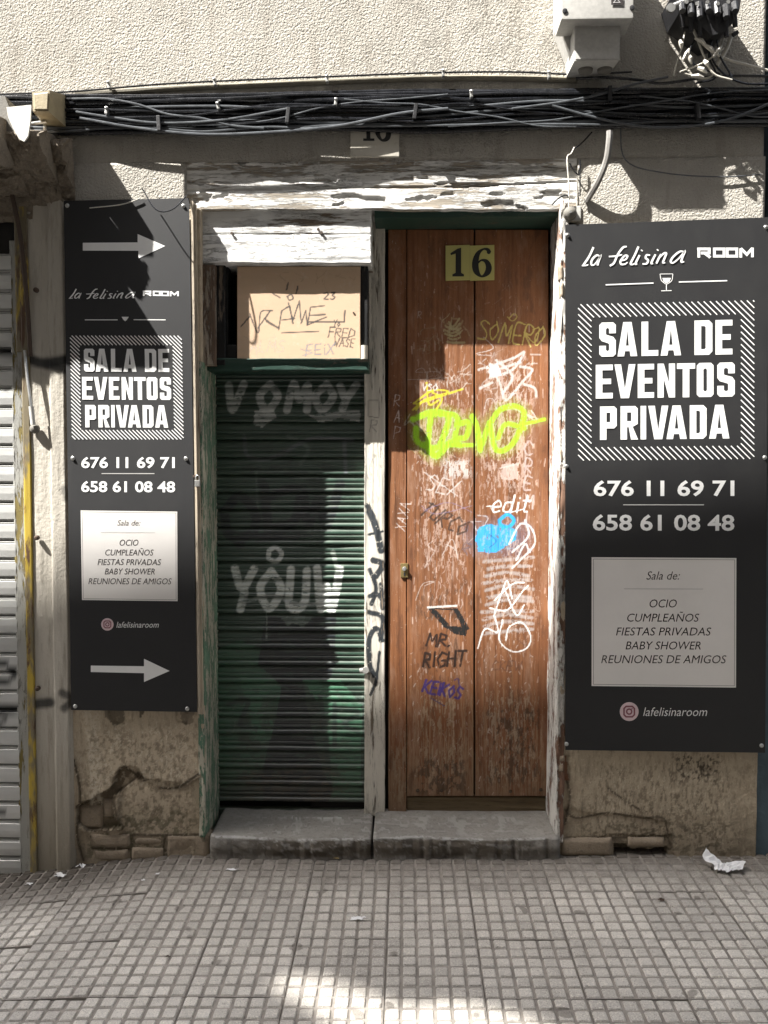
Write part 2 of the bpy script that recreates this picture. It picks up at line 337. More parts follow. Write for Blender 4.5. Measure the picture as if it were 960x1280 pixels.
# ------------------------------------------------------------------ object helpers
def tag(o, label, cat, group=None):
    o['label'] = label; o['category'] = cat
    if group: o['group'] = group
    return o
def thing(name, label, cat, loc, group=None):
    o = bpy.data.objects.new(name, None); o.empty_display_size = 0.1; C.objects.link(o); o.location = loc
    return tag(o, label, cat, group)
def link(name, me, parent=None, mats=None, loc=None):
    "me is built in world coordinates; under an Empty it is moved back by the Empty's place"
    if mats is not None:
        for m in (mats if isinstance(mats, (list, tuple)) else [mats]): me.materials.append(m)
    o = bpy.data.objects.new(name, me); C.objects.link(o)
    l = Vector(loc or (0, 0, 0))
    if parent is not None:
        o.parent = parent
        base = parent.location.copy()
        if parent.parent is not None: base = base + parent.parent.location
        o.location = l - base
    else: o.location = l
    return o
def mesh(name, V, Fc, smooth=False, mi=None):
    me = bpy.data.meshes.new(name); me.from_pydata([tuple(v) for v in V], [], [tuple(f) for f in Fc]); 
    if smooth: me.polygons.foreach_set('use_smooth', [True] * len(me.polygons))
    if mi is not None: me.polygons.foreach_set('material_index', mi)
    me.update(); return me
class MB:
    def __init__(s): s.v = []; s.f = []; s.m = []; s.sm = False
    def add(s, V, Fc, mi=0):
        b = len(s.v); s.v += [tuple(v) for v in V]; s.f += [tuple(i + b for i in f) for f in Fc]; s.m += [mi] * len(Fc); return s
    def box(s, x0, x1, y0, y1, z0, z1, bv=0.0, mi=0):
        if bv <= 0:
            V = [(x, y, z) for z in (z0, z1) for y in (y0, y1) for x in (x0, x1)]
            return s.add(V, [(0, 2, 3, 1), (4, 5, 7, 6), (0, 1, 5, 4), (1, 3, 7, 5), (3, 2, 6, 7), (2, 0, 4, 6)], mi)
        # bevelled box: three-ring per corner
        import bmesh
        bm = bmesh.new(); bmesh.ops.create_cube(bm, size=1)
        for v in bm.verts: v.co = Vector(((x0 + x1) / 2 + v.co.x * (x1 - x0), (y0 + y1) / 2 + v.co.y * (y1 - y0), (z0 + z1) / 2 + v.co.z * (z1 - z0)))
        bmesh.ops.bevel(bm, geom=bm.edges[:], offset=bv, segments=2, profile=0.7, affect='EDGES')
        bm.verts.index_update()
        s.add([v.co[:] for v in bm.verts], [[v.index for v in f.verts] for f in bm.faces], mi); bm.free(); return s
    def tube(s, pts, r, n=8, mi=0, cap=True):
        pts = [Vector(p) for p in pts]; V = []; Fc = []
        rr = r if isinstance(r, (list, tuple)) else [r] * len(pts)
        up = Vector((0, 0.31, 0.95))
        for i, p in enumerate(pts):
            d = (pts[min(i + 1, len(pts) - 1)] - pts[max(i - 1, 0)])
            if d.length < 1e-9: d = Vector((1, 0, 0))
            d.normalize(); a = up - d * up.dot(d)
            if a.length < 1e-3: a = Vector((1, 0, 0)) - d * d.x
            a.normalize(); up = a; b = d.cross(a)
            for k in range(n):
                t = 2 * math.pi * k / n; V.append(p + (a * math.cos(t) + b * math.sin(t)) * rr[i])
        for i in range(len(pts) - 1):
            for k in range(n): Fc.append((i * n + k, i * n + (k + 1) % n, (i + 1) * n + (k + 1) % n, (i + 1) * n + k))
        if cap: Fc.append(tuple(range(n - 1, -1, -1))); Fc.append(tuple((len(pts) - 1) * n + k for k in range(n)))
        return s.add(V, Fc, mi)
    def lathe(s, prof, o, axis='y', n=16, mi=0):
        V = []; Fc = []
        for (r, h) in prof:
            for k in range(n):
                t = 2 * math.pi * k / n; a, b = r * math.cos(t), r * math.sin(t)
                V.append({'y': (o[0] + a, o[1] + h, o[2] + b), 'z': (o[0] + a, o[1] + b, o[2] + h), 'x': (o[0] + h, o[1] + a, o[2] + b)}[axis])
        for i in range(len(prof) - 1):
            for k in range(n): Fc.append((i * n + k, i * n + (k + 1) % n, (i + 1) * n + (k + 1) % n, (i + 1) * n + k))
        Fc.append(tuple(range(n))); Fc.append(tuple((len(prof) - 1) * n + k for k in range(n)))
        return s.add(V, Fc, mi)
    def prism(s, poly, y0, y1, mi=0):
        "poly: list of (x, z); extruded from y0 (front) to y1 (back)"
        n = len(poly); V = [(x, y0, z) for x, z in poly] + [(x, y1, z) for x, z in poly]
        return s.add(V, [tuple(range(n)), tuple(range(2 * n - 1, n - 1, -1))] + [(i, (i + 1) % n, n + (i + 1) % n, n + i) for i in range(n)], mi)
    def me(s, name, smooth=False):
        m = mesh(name, s.v, s.f, smooth, s.m); 
        import bmesh
        bm = bmesh.new(); bm.from_mesh(m); bmesh.ops.recalc_face_normals(bm, faces=bm.faces[:]); bm.to_mesh(m); bm.free()
        if smooth:
            m.set_sharp_from_angle(angle=math.radians(40))
        return m
    def obj(s, name, mats, parent=None, smooth=False): return link(name, s.me(name, smooth), parent, mats)

def sm(pts, k=8):
    "Catmull-Rom through points of any dimension"
    p = [np.array(q, float) for q in pts]
    if len(p) < 3: return [tuple(q) for q in p]
    p = [2 * p[0] - p[1]] + p + [2 * p[-1] - p[-2]]; out = []
    for i in range(1, len(p) - 2):
        for j in range(k):
            t = j / k
            out.append(tuple(0.5 * ((2 * p[i]) + (-p[i - 1] + p[i + 1]) * t + (2 * p[i - 1] - 5 * p[i] + 4 * p[i + 1] - p[i + 2]) * t * t + (-p[i - 1] + 3 * p[i] - 3 * p[i + 1] + p[i + 2]) * t ** 3)))
    out.append(tuple(p[-2])); return out

# paint canvas in photo pixels, sampled at the vertices of the surface it lies on
class Canvas:
    def mottle(s, x0, y0, x1, y1, col, thr=.55, sx=3, sy=10, alpha=.6, seed=0):
        'patchy scuffing that fades out towards the edge of its field'
        a, b = int((x0 - s.x0) * s.R), int((x1 - s.x0) * s.R); c, d = int((y0 - s.y0) * s.R), int((y1 - s.y0) * s.R)
        yy, xx = np.mgrid[c:d, a:b].astype(float)
        f = fb(xx / (sx * s.R) + seed, yy / (sy * s.R) + seed * 3, 5, .62)
        e = np.clip(np.minimum(xx - a, b - xx) / (b - a) * 5, 0, 1) * np.clip(np.minimum(yy - c, d - yy) / (d - c) * 5, 0, 1)
        s._blend((slice(c, d), slice(a, b)), np.clip((f - thr + .12 * (e - 1)) / .05, 0, 1) * alpha * e, col)
    R = 2.0
    def __init__(s, x0, y0, x1, y1):
        s.x0, s.y0 = x0, y0; s.w = int((x1 - x0) * s.R); s.h = int((y1 - y0) * s.R)
        s.rgb = np.zeros((s.h, s.w, 3)); s.a = np.zeros((s.h, s.w))
    def _blend(s, sl, al, col):
        a0 = s.a[sl]; na = al + a0 * (1 - al); c = s.rgb[sl]
        s.rgb[sl] = np.where(na[..., None] > 1e-5, (np.array(col) * al[..., None] + c * (a0 * (1 - al))[..., None]) / np.maximum(na, 1e-5)[..., None], c); s.a[sl] = na
    def stroke(s, pts, w, col, alpha=1.0, soft=0.5, smooth=True, breakup=0.0):
        if smooth and len(pts) > 2: pts = sm(pts, 6)
        q = [((a[0] - s.x0) * s.R, (a[1] - s.y0) * s.R, (a[2] if len(a) > 2 else 1.0)) for a in pts]
        W2 = w * s.R / 2; pad = W2 * 1.6 + 3
        X0 = max(0, int(min(a[0] for a in q) - pad)); X1 = min(s.w, int(max(a[0] for a in q) + pad) + 1)
        Y0 = max(0, int(min(a[1] for a in q) - pad)); Y1 = min(s.h, int(max(a[1] for a in q) + pad) + 1)
        if X1 <= X0 or Y1 <= Y0: return
        yy, xx = np.mgrid[Y0:Y1, X0:X1]; best = np.full(xx.shape, 1e9)
        for (ax, ay, aw), (bx, by, bw) in zip(q[:-1], q[1:]):
            dx, dy = bx - ax, by - ay; L = dx * dx + dy * dy + 1e-9
            t = np.clip(((xx - ax) * dx + (yy - ay) * dy) / L, 0, 1)
            d = np.hypot(xx - ax - t * dx, yy - ay - t * dy) / (W2 * (aw + (bw - aw) * t) + 1e-6)
            best = np.minimum(best, d)
        e = max(soft, 0.9 / W2)
        al = np.clip((1 + e / 2 - best) / e, 0, 1) * alpha
        if breakup: al = al * np.clip((fb(xx / 5.0, yy / 5.0, 3) - breakup + .12) / 0.1, 0, 1)
        s._blend((slice(Y0, Y1), slice(X0, X1)), al, col)
    def fill(s, poly, col, alpha=1.0, jag=1.5):
        q = [((a - s.x0) * s.R, (b - s.y0) * s.R) for a, b in poly]
        X0 = max(0, int(min(a for a, _ in q)) - 4); X1 = min(s.w, int(max(a for a, _ in q)) + 4)
        Y0 = max(0, int(min(b for _, b in q)) - 4); Y1 = min(s.h, int(max(b for _, b in q)) + 4)
        if X1 <= X0 or Y1 <= Y0: return
        yy, xx = np.mgrid[Y0:Y1, X0:X1].astype(float)
        xj = xx + (fb(xx / 7, yy / 7, 3) - .5) * jag * 4; yj = yy + (fb(xx / 7 + 50, yy / 7, 3) - .5) * jag * 4
        s._blend((slice(Y0, Y1), slice(X0, X1)), inpoly(xj, yj, q).astype(float) * alpha, col)
    def sample(s, px, py):
        u = np.clip(((px - s.x0) * s.R).astype(int), 0, s.w - 1); v = np.clip(((py - s.y0) * s.R).astype(int), 0, s.h - 1)
        ins = (px >= s.x0) & (px < s.x0 + s.w / s.R) & (py >= s.y0) & (py < s.y0 + s.h / s.R)
        return np.concatenate((s.rgb[v, u], (s.a[v, u] * ins)[..., None]), -1)
def inpoly(x, y, q):
    r = np.zeros(x.shape, bool)
    for (ax, ay), (bx, by) in zip(q, q[1:] + q[:1]):
        if ay == by: continue
        r ^= ((ay > y) != (by > y)) & (x < (bx - ax) * (y - ay) / (by - ay) + ax)
    return r

# one-line hand lettering
HF = {'A': [[(0,0),(.35,1),(.7,0)],[(.15,.4),(.58,.4)]], 'B': [[(0,0),(0,1),(.5,.9),(.5,.6),(0,.5),(.6,.4),(.55,.05),(0,0)]], 'C': [[(.7,.85),(.3,1),(0,.5),(.3,0),(.7,.15)]],
 'D': [[(0,0),(0,1),(.6,.75),(.6,.25),(0,0)]], 'E': [[(.6,1),(0,1),(0,0),(.6,0)],[(0,.5),(.5,.5)]], 'F': [[(.6,1),(0,1),(0,0)],[(0,.5),(.5,.5)]], 'G': [[(.7,.85),(.3,1),(0,.5),(.3,0),(.7,.1),(.7,.45),(.4,.45)]],
 'H': [[(0,0),(0,1)],[(.6,0),(.6,1)],[(0,.5),(.6,.5)]], 'I': [[(.1,0),(.1,1)]], 'K': [[(0,0),(0,1)],[(.6,1),(0,.45),(.6,0)]], 'L': [[(0,1),(0,0),(.55,0)]],
 'M': [[(0,0),(.1,1),(.4,.4),(.7,1),(.8,0)]], 'N': [[(0,0),(0,1),(.6,0),(.6,1)]], 'O': [[(.3,1),(0,.5),(.3,0),(.65,.5),(.3,1)]], 'P': [[(0,0),(0,1),(.55,.9),(.55,.55),(0,.45)]],
 'R': [[(0,0),(0,1),(.55,.9),(.5,.55),(0,.5),(.6,0)]], 'S': [[(.6,.9),(.2,1),(0,.75),(.55,.4),(.5,.05),(0,.05)]], 'T': [[(.35,0),(.35,1)],[(0,1),(.7,1)]], 'U': [[(0,1),(.05,.1),(.5,.1),(.6,1)]],
 'V': [[(0,1),(.3,0),(.65,1)]], 'W': [[(0,1),(.2,0),(.4,.6),(.6,0),(.8,1)]], 'X': [[(0,0),(.6,1)],[(0,1),(.6,0)]], 'Y': [[(0,1),(.3,.5),(.6,1)],[(.3,.5),(.25,0)]], 'Z': [[(0,1),(.6,1),(0,0),(.6,0)]],
 '2': [[(0,.8),(.3,1),(.55,.75),(0,0),(.6,0)]], '3': [[(0,.95),(.5,.95),(.2,.55),(.55,.35),(.35,0),(0,.05)]], '.': [[(.05,.02),(.1,.05)]], '!': [[(.1,1),(.1,.3)]],
 'e': [[(0,.35),(.5,.4),(.3,.7),(0,.4),(.15,0),(.5,.1)]], 'd': [[(.5,.6),(.1,.6),(0,.1),(.45,.1),(.5,1.1),(.55,0)]], 'i': [[(.1,.6),(.12,0)],[(.1,.85),(.12,.9)]], 't': [[(.2,1),(.2,.1),(.45,.05)],[(0,.7),(.5,.7)]], 'o': [[(.2,.6),(0,.3),(.2,0),(.45,.3),(.2,.6)]], 'a': [[(.5,.6),(.1,.6),(0,.1),(.4,.1),(.5,.6),(.55,0)]], 's': [[(.5,.6),(.1,.6),(.4,.25),(.3,0),(0,.05)]]}
def hand(cv, txt, x, y, h, wid, col, w=1.6, ang=0, slant=0.15, alpha=.9, soft=.6, jit=.06, smooth=False, breakup=0.0, adv=0.95):
    "x, y = lower left of the word in pixels, h = letter height, wid = width factor; ang in degrees, positive turns clockwise"
    ca, sa = math.cos(math.radians(ang)), math.sin(math.radians(ang)); cx = 0
    for ch in txt:
        if ch == ' ': cx += .6 * h * wid; continue
        g = HF[ch]; mw = max(p[0] for st in g for p in st)
        for st in g:
            pts = []
            for (a, b) in st:
                a += random.uniform(-jit, jit); b += random.uniform(-jit, jit)
                u = cx + (a * wid + slant * b) * h; v = -b * h
                pts.append((x + u * ca - v * sa, y + u * sa + v * ca))
            cv.stroke(pts, w, col, alpha, soft, smooth, breakup)
        cx += (mw + .28) * h * wid * adv
def scribble(cv, x0, y0, x1, y1, n, col, w=1.5, alpha=.6, vert=False):
    for _ in range(n):
        x, y = random.uniform(x0, x1), random.uniform(y0, y1); L = random.uniform(3, 14)
        a = random.gauss(math.pi / 2, .25) if vert else random.uniform(0, 6.3)
        cv.stroke([(x, y), (x + L * .5 * math.cos(a) + random.uniform(-2, 2), y + L * .5 * math.sin(a)), (x + L * math.cos(a), y + L * math.sin(a))], w * random.uniform(.5, 1.2), col, alpha * random.uniform(.3, 1))

def hgrid(name, px0, px1, py0, py1, y, parent, mat, step=0.004, thick=0.03, yf=None, cv=None, edge=0.0, world=None, stepz=None):
    "a slab whose front is a fine grid in relief: corners given in photo pixels at depth y (or world = (x0, x1, z0, z1))"
    if world: x0, x1, z0, z1 = world
    else:
        cx, cy = (px0 + px1) / 2, (py0 + py1) / 2
        x0 = P(px0, cy, y)[0]; x1 = P(px1, cy, y)[0]; z0 = P(cx, py1, y)[2]; z1 = P(cx, py0, y)[2]
    nx = max(2, int((x1 - x0) / step)); nz = max(2, int((z1 - z0) / (stepz or step)))
    X, Z = np.meshgrid(np.linspace(x0, x1, nx + 1), np.linspace(z0, z1, nz + 1))
    if not world:   # follow the real corners (slightly out of true, as hung)
        A = np.array([[P(px0, py1, y)[0], P(px1, py1, y)[0]], [P(px0, py0, y)[0], P(px1, py0, y)[0]]])
        B = np.array([[P(px0, py1, y)[2], P(px1, py1, y)[2]], [P(px0, py0, y)[2], P(px1, py0, y)[2]]])
        u = (X - x0) / (x1 - x0); v = (Z - z0) / (z1 - z0)
        X = (A[0, 0] * (1 - u) + A[0, 1] * u) * (1 - v) + (A[1, 0] * (1 - u) + A[1, 1] * u) * v
        Z = (B[0, 0] * (1 - u) + B[0, 1] * u) * (1 - v) + (B[1, 0] * (1 - u) + B[1, 1] * u) * v
    if edge:
        u = np.linspace(0, 1, nx + 1)[None, :]; v = np.linspace(0, 1, nz + 1)[:, None]
        eu = edge * ((fb(Z * 14 + 3, Z * 0 + x0 * 7, 4) - .5) * 2); ez = edge * ((fb(X * 14 + 7, X * 0 + z0 * 5 + 9, 4) - .5) * 2)
        fx = np.maximum(0, 1 - np.minimum(u, 1 - u) * nx / 4.0); fz = np.maximum(0, 1 - np.minimum(v, 1 - v) * nz / 4.0)
        X = X + eu * fx; Z = Z + ez * fz
    Y = np.full(X.shape, float(y))
    if yf is not None: Y = Y + yf(X, Z)
    n = (nx + 1) * (nz + 1)
    V = np.stack((X, Y, Z), -1).reshape(-1, 3)
    idx = np.arange(n).reshape(nz + 1, nx + 1)
    q = np.stack((idx[:-1, :-1], idx[:-1, 1:], idx[1:, 1:], idx[1:, :-1]), -1).reshape(-1, 4)
    ring = np.concatenate((idx[0, :], idx[1:, -1], idx[-1, -2::-1], idx[-2:0:-1, 0]))
    VB = V[ring].copy(); VB[:, 1] = y + thick
    m = len(ring); k = np.arange(m); rb = n + k
    side = np.stack((ring, rb, np.roll(rb, -1), np.roll(ring, -1)), -1)
    V = np.concatenate((V, VB)); Fq = np.concatenate((q, side))
    me = bpy.data.meshes.new(name); me.vertices.add(len(V)); me.vertices.foreach_set('co', V.ravel())
    nf = len(Fq)
    me.loops.add(nf * 4 + m); me.polygons.add(nf + 1)
    me.loops.foreach_set('vertex_index', np.concatenate((Fq.ravel(), rb[::-1])).astype(np.int32))
    me.polygons.foreach_set('loop_start', np.concatenate((np.arange(nf) * 4, [nf * 4])).astype(np.int32))
    me.update(calc_edges=True); me.validate()
    if cv is not None:
        px, py = PX(V[:, 0], V[:, 1], V[:, 2])
        c = cv.sample(px, py); at = me.color_attributes.new('paint', 'FLOAT_COLOR', 'POINT'); at.data.foreach_set('color', c.ravel().astype(np.float32))
    o = link(name, me, parent, mat)
    return o
def addzero(o):
    "a blank paint layer, so that the material reads no paint"
    if 'paint' not in o.data.color_attributes:
        at = o.data.color_attributes.new('paint', 'FLOAT_COLOR', 'POINT'); at.data.foreach_set('color', [0.0] * (4 * len(o.data.vertices)))
    return o
def grainf(amp, fx, fz, o=4, s=0): return lambda X, Z: (fb(X * fx + s, Z * fz + s * 2, o) - .5) * 2 * amp

def ribbon(mb, pts, y, w=None, closed=False, mi=0, mapf=None):
    "flat stroke with mitred joints; pts in photo px (x, y[, width]); laid on the plane at depth y"
    pts = [tuple(p) for p in pts]; n = len(pts)
    L = []; R_ = []
    for i in range(n):
        p = np.array(pts[i][:2], float)
        a = np.array(pts[(i - 1) % n][:2], float) if (i > 0 or closed) else None
        b = np.array(pts[(i + 1) % n][:2], float) if (i < n - 1 or closed) else None
        d1 = (p - a) / (np.linalg.norm(p - a) + 1e-9) if a is not None else None
        d2 = (b - p) / (np.linalg.norm(b - p) + 1e-9) if b is not None else None
        if d1 is None: d1 = d2
        if d2 is None: d2 = d1
        n1 = np.array((-d1[1], d1[0])); n2 = np.array((-d2[1], d2[0])); m = n1 + n2; m /= (np.linalg.norm(m) + 1e-9)
        sc = 1 / max(0.45, float(m @ n1)); ww = (pts[i][2] if len(pts[i]) > 2 else w) / 2
        L.append(p + m * ww * sc); R_.append(p - m * ww * sc)
    q = L + R_; V = [P(a[0], a[1], y) for a in (q if mapf is None else [mapf(*a) for a in q])]
    Fc = [(i, (i + 1) % n, n + (i + 1) % n, n + i) for i in range(n if closed else n - 1)]
    mb.add(V, Fc, mi)
def flat(mb, poly, y, mi=0, mapf=None): mb.add([P(*(p if mapf is None else mapf(*p)), y) for p in poly], [tuple(range(len(poly)))], mi)

def text_mesh(mb, txt, x0, x1, yb, cap, y, slant=0.0, weight=0.0, slope=0.0, mi=0, mapf=None):
    "built-in lettering laid out in photo px between x0 and x1, base line yb, capital height cap"
    cu = bpy.data.curves.new('t', 'FONT'); cu.body = txt; cu.shear = slant; cu.offset = weight; cu.resolution_u = 3
    ob = bpy.data.objects.new('t', cu); C.objects.link(ob)
    dg = bpy.context.evaluated_depsgraph_get(); me = bpy.data.meshes.new_from_object(ob.evaluated_get(dg))
    cc = np.zeros(len(me.vertices) * 3); me.vertices.foreach_get('co', cc); cc = cc.reshape(-1, 3)
    mnx, mxx = cc[:, 0].min(), cc[:, 0].max()
    q = []
    for v in cc:
        x = x0 + (v[0] - mnx) / (mxx - mnx) * (x1 - x0); yy = yb - v[1] / 0.70 * cap + slope * (x - x0)
        q.append((x, yy))
    V = [P(*(a if mapf is None else mapf(*a)), y) for a in q]
    mb.add(V, [tuple(p.vertices) for p in me.polygons], mi)
    bpy.data.objects.remove(ob); bpy.data.curves.remove(cu); bpy.data.meshes.remove(me)

# ================================================================== GROUND
rd = MB()
N_ = 40
xs = [-300, -60, -12] + [-6 + i * 0.3 for i in range(41)] + [12, 60, 300]; ys = [-300, -60, -12, -6, -4.6] + [-4.2 + i * 0.35 for i in range(13)] + [3, 60, 300]
V = [(x, y, gz(max(-8, min(8, x)), max(-6, min(0.3, y))) - (0.030 if -4.3 < y < 1 and -7 < x < 7 else 0.10)) for y in ys for x in xs]
nx = len(xs)
Fc = [(j * nx + i, j * nx + i + 1, (j + 1) * nx + i + 1, (j + 1) * nx + i) for j in range(len(ys) - 1) for i in range(nx - 1)]
o = link('ground', mesh('ground', V, Fc, True), None, M['asphalt']); o['kind'] = 'structure'
pave = MB(); 
def paving_tile(seed):
    r = random.Random(seed); mb = MB(); T = 0.30; g = 0.0012
    mb.box(g, T - g, g, T - g, -0.028, -0.0055, mi=1)
    for i in range(6):
        for j in range(6):
            p = T / 6; a = 0.0036; jx, jy = [r.uniform(-.0008, .0008) for _ in range(2)]
            xa, xb, ya, yb = i * p + a + jx + r.uniform(0, .0012), (i + 1) * p - a + jx - r.uniform(0, .0012), j * p + a + jy, (j + 1) * p - a + jy - r.uniform(0, .0012)
            zt = r.uniform(-.0012, .0006); b = 0.0035; c = 0.003
            if r.random() < .05: zt -= .0022
            def ring(x0, x1, y0, y1, c, z): return [(x0 + c, y0, z), (x1 - c, y0, z), (x1, y0 + c, z), (x1, y1 - c, z), (x1 - c, y1, z), (x0 + c, y1, z), (x0, y1 - c, z), (x0, y0 + c, z)]
            V = ring(xa, xb, ya, yb, c, -.006) + ring(xa + b * .6, xb - b * .6, ya + b * .6, yb - b * .6, c, zt - .0012) + ring(xa + b * 1.3, xb - b * 1.3, ya + b * 1.3, yb - b * 1.3, c, zt)
            F_ = [(k, (k + 1) % 8, 8 + (k + 1) % 8, 8 + k) for k in range(8)] + [(8 + k, 8 + (k + 1) % 8, 16 + (k + 1) % 8, 16 + k) for k in range(8)] + [tuple(range(16, 24))]
            mb.add(V, F_, 0)
    me = mb.me('paving_tile'); me.materials.append(M['pad']); me.materials.append(M['groove']); return me
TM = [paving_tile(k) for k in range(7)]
gx, gy, _ = G(822, 1173); T = 0.30
pavement = MB(); 
V = []; xs2 = [-2.6 + i * .2 for i in range(27)]; ys2 = [-2.6 + i * .2 for i in range(14)] + [0.3]
for y in ys2:
    for x in xs2: V.append((x, y, gz(x, y) - 0.024))
n2 = len(xs2)
o = link('pavement', mesh('pavement', V, [(j * n2 + i, j * n2 + i + 1, (j + 1) * n2 + i + 1, (j + 1) * n2 + i) for j in range(len(ys2) - 1) for i in range(n2 - 1)], True), None, M['groove']); o['kind'] = 'structure'
pv = o
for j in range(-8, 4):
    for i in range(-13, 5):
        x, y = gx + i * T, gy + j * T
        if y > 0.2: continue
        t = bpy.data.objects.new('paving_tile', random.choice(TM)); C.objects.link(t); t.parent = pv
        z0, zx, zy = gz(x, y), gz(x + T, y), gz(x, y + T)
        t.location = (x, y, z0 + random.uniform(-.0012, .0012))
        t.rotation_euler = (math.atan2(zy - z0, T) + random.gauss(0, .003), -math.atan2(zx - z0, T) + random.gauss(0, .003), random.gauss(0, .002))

# ================================================================== BUILDING
bld = thing('old_building', 'old cream building front with narrow wooden door and green roller shutter', 'building', (P(480, 1070)[0], 0, 0))
JX0 = P(272, 760, .24)[0]; JX1 = P(686, 700, .20)[0]       # clear opening
DY, SY = 0.20, 0.24
zt = P(480, 262, .04)[2]; zwall = P(480, 205, .0)[2]
XL = P(88, 700)[0]; XR = P(946, 1000)[0]
# upper rendered wall
hgrid('upper_wall', 0, 0, 0, 0, 0.0, bld, M['stucco'], 0.012, 0.3, grainf(.005, 3, 3), world=(-2.3, P(956, 100)[0], P(480, 200)[2], 4.6))
hgrid('upper_wall_left_strip', 0, 0, 0, 0, 0.0, bld, M['stucco'], 0.012, 0.2, grainf(.005, 3, 3), world=(P(84, 240)[0], P(232, 240)[0], P(150, 262)[2], P(480, 200.3)[2])).name = 'wall_strip'
hgrid('wall_strip', 0, 0, 0, 0, 0.0, bld, M['stucco'], 0.012, 0.2, grainf(.005, 3, 3), world=(P(722, 240)[0], P(956, 240)[0], P(830, 300)[2], P(480, 200.3)[2]))

# lower rendered piers with broken plaster
def hole_canvas(): pass
def pier_left(X, Z):
    px, py = PX(X, X * 0, Z)
    j = (fb(px / 9, py / 9, 4) - .5) * 10; j2 = (fb(px / 9 + 40, py / 9, 4) - .5) * 10
    a, b = px + j, py + j2
    y = (fb(X * 7, Z * 7, 5) - .5) * .016 + (fb(X * 60, Z * 60, 3) - .5) * .003
    h1 = inpoly(a, b, [(96, 1008), (138, 985), (152, 958), (170, 958), (180, 972), (160, 980), (142, 995), (140, 1010), (150, 1035), (110, 1042), (98, 1030)])
    h2 = inpoly(a, b, [(150, 985), (170, 972), (235, 980), (262, 966), (268, 1045), (150, 1042)])
    h3 = inpoly(a, b, [(100, 1040), (300, 1040), (300, 1110), (80, 1110)])
    h4 = inpoly(a, b, [(130, 875), (152, 875), (155, 905), (138, 900)]) | inpoly(a, b, [(215, 880), (238, 880), (232, 905), (222, 900)])
    y = y + np.where(h1, .035, np.where(h2, .012, 0)) + np.where(h3 & ~h1 & ~h2, .010, 0) + np.where(h4, .008, 0)
    return y
cvL = Canvas(70, 860, 270, 1110); DKB = (.045, .035, .025)
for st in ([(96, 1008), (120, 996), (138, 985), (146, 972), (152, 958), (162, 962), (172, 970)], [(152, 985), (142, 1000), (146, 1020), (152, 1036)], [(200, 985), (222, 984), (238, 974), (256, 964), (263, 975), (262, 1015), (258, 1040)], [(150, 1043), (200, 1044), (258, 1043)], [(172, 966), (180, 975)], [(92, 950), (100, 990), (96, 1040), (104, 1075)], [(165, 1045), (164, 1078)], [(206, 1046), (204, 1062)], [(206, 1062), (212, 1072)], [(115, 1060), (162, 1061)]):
    cvL.stroke(st, 3.2, DKB, .9, .8, breakup=.36); cvL.stroke([(a + 1.5, b + 2) for a, b in st], 9, (.10, .08, .055), .45, 1.4, breakup=.4)  # crack lines, with the dark of their shadow painted alongside
cvL.fill([(96, 1008), (138, 985), (152, 960), (166, 962), (150, 985), (140, 1008), (148, 1034), (112, 1040), (98, 1028)], (.085, .065, .042), .75, 3)
cvL.fill([(128, 876), (152, 876), (156, 900), (142, 908), (132, 895)], (.10, .085, .06), .7, 3); cvL.fill([(168, 880), (184, 882), (176, 896)], (.05, .04, .03), .8, 3); cvL.fill([(222, 880), (244, 882), (240, 905), (228, 904)], (.12, .10, .075), .6, 3)
for k in range(9): cvL.stroke([(112 + random.uniform(-8, 14), 890), (116 + random.uniform(-6, 10), 940), (120 + random.uniform(-6, 8), 1005)], 5, (.62, .56, .45), .22, 1.5, breakup=.45)
cvL.mottle(80, 885, 268, 1080, (.17, .135, .095), .53, 4, 5, .6, 61); cvL.mottle(80, 885, 268, 1000, (.62, .55, .43), .58, 3, 5, .5, 67); cvL.mottle(80, 1000, 268, 1085, (.09, .085, .05), .52, 6, 5, .6, 71)
cvR = Canvas(690, 925, 960, 1110)
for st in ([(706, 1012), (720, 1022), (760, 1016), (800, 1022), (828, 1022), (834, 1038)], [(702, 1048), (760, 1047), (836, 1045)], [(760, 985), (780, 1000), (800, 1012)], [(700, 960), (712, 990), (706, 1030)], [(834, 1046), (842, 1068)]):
    cvR.stroke(st, 2.6, DKB, .85, .8, breakup=.38); cvR.stroke([(a + 1.5, b + 2) for a, b in st], 8, (.13, .10, .07), .4, 1.4, breakup=.42)  # cracks, each with a soft painted shadow beside the line
cvR.fill([(692, 942), (708, 944), (710, 975), (700, 980), (692, 965)], (.20, .07, .035), .75, 3)
cvR.mottle(702, 938, 945, 1070, (.15, .12, .085), .54, 2.4, 7, .65, 81); cvR.mottle(702, 938, 945, 1030, (.62, .54, .41), .59, 1.6, 6, .55, 85); cvR.mottle(832, 936, 910, 985, (.05, .04, .03), .55, 3, 4, .8, 88); cvR.mottle(702, 1020, 945, 1075, (.07, .06, .04), .52, 5, 4, .55, 91)
PL_x = (P(80, 980)[0], P(256, 980)[0])
pl = hgrid('lower_wall', 0, 0, 0, 0, 0.0, bld, M['low'], 0.004, 0.24, pier_left, cvL, world=(PL_x[0], PL_x[1], -0.12, P(160, 262)[2]), stepz=.004)
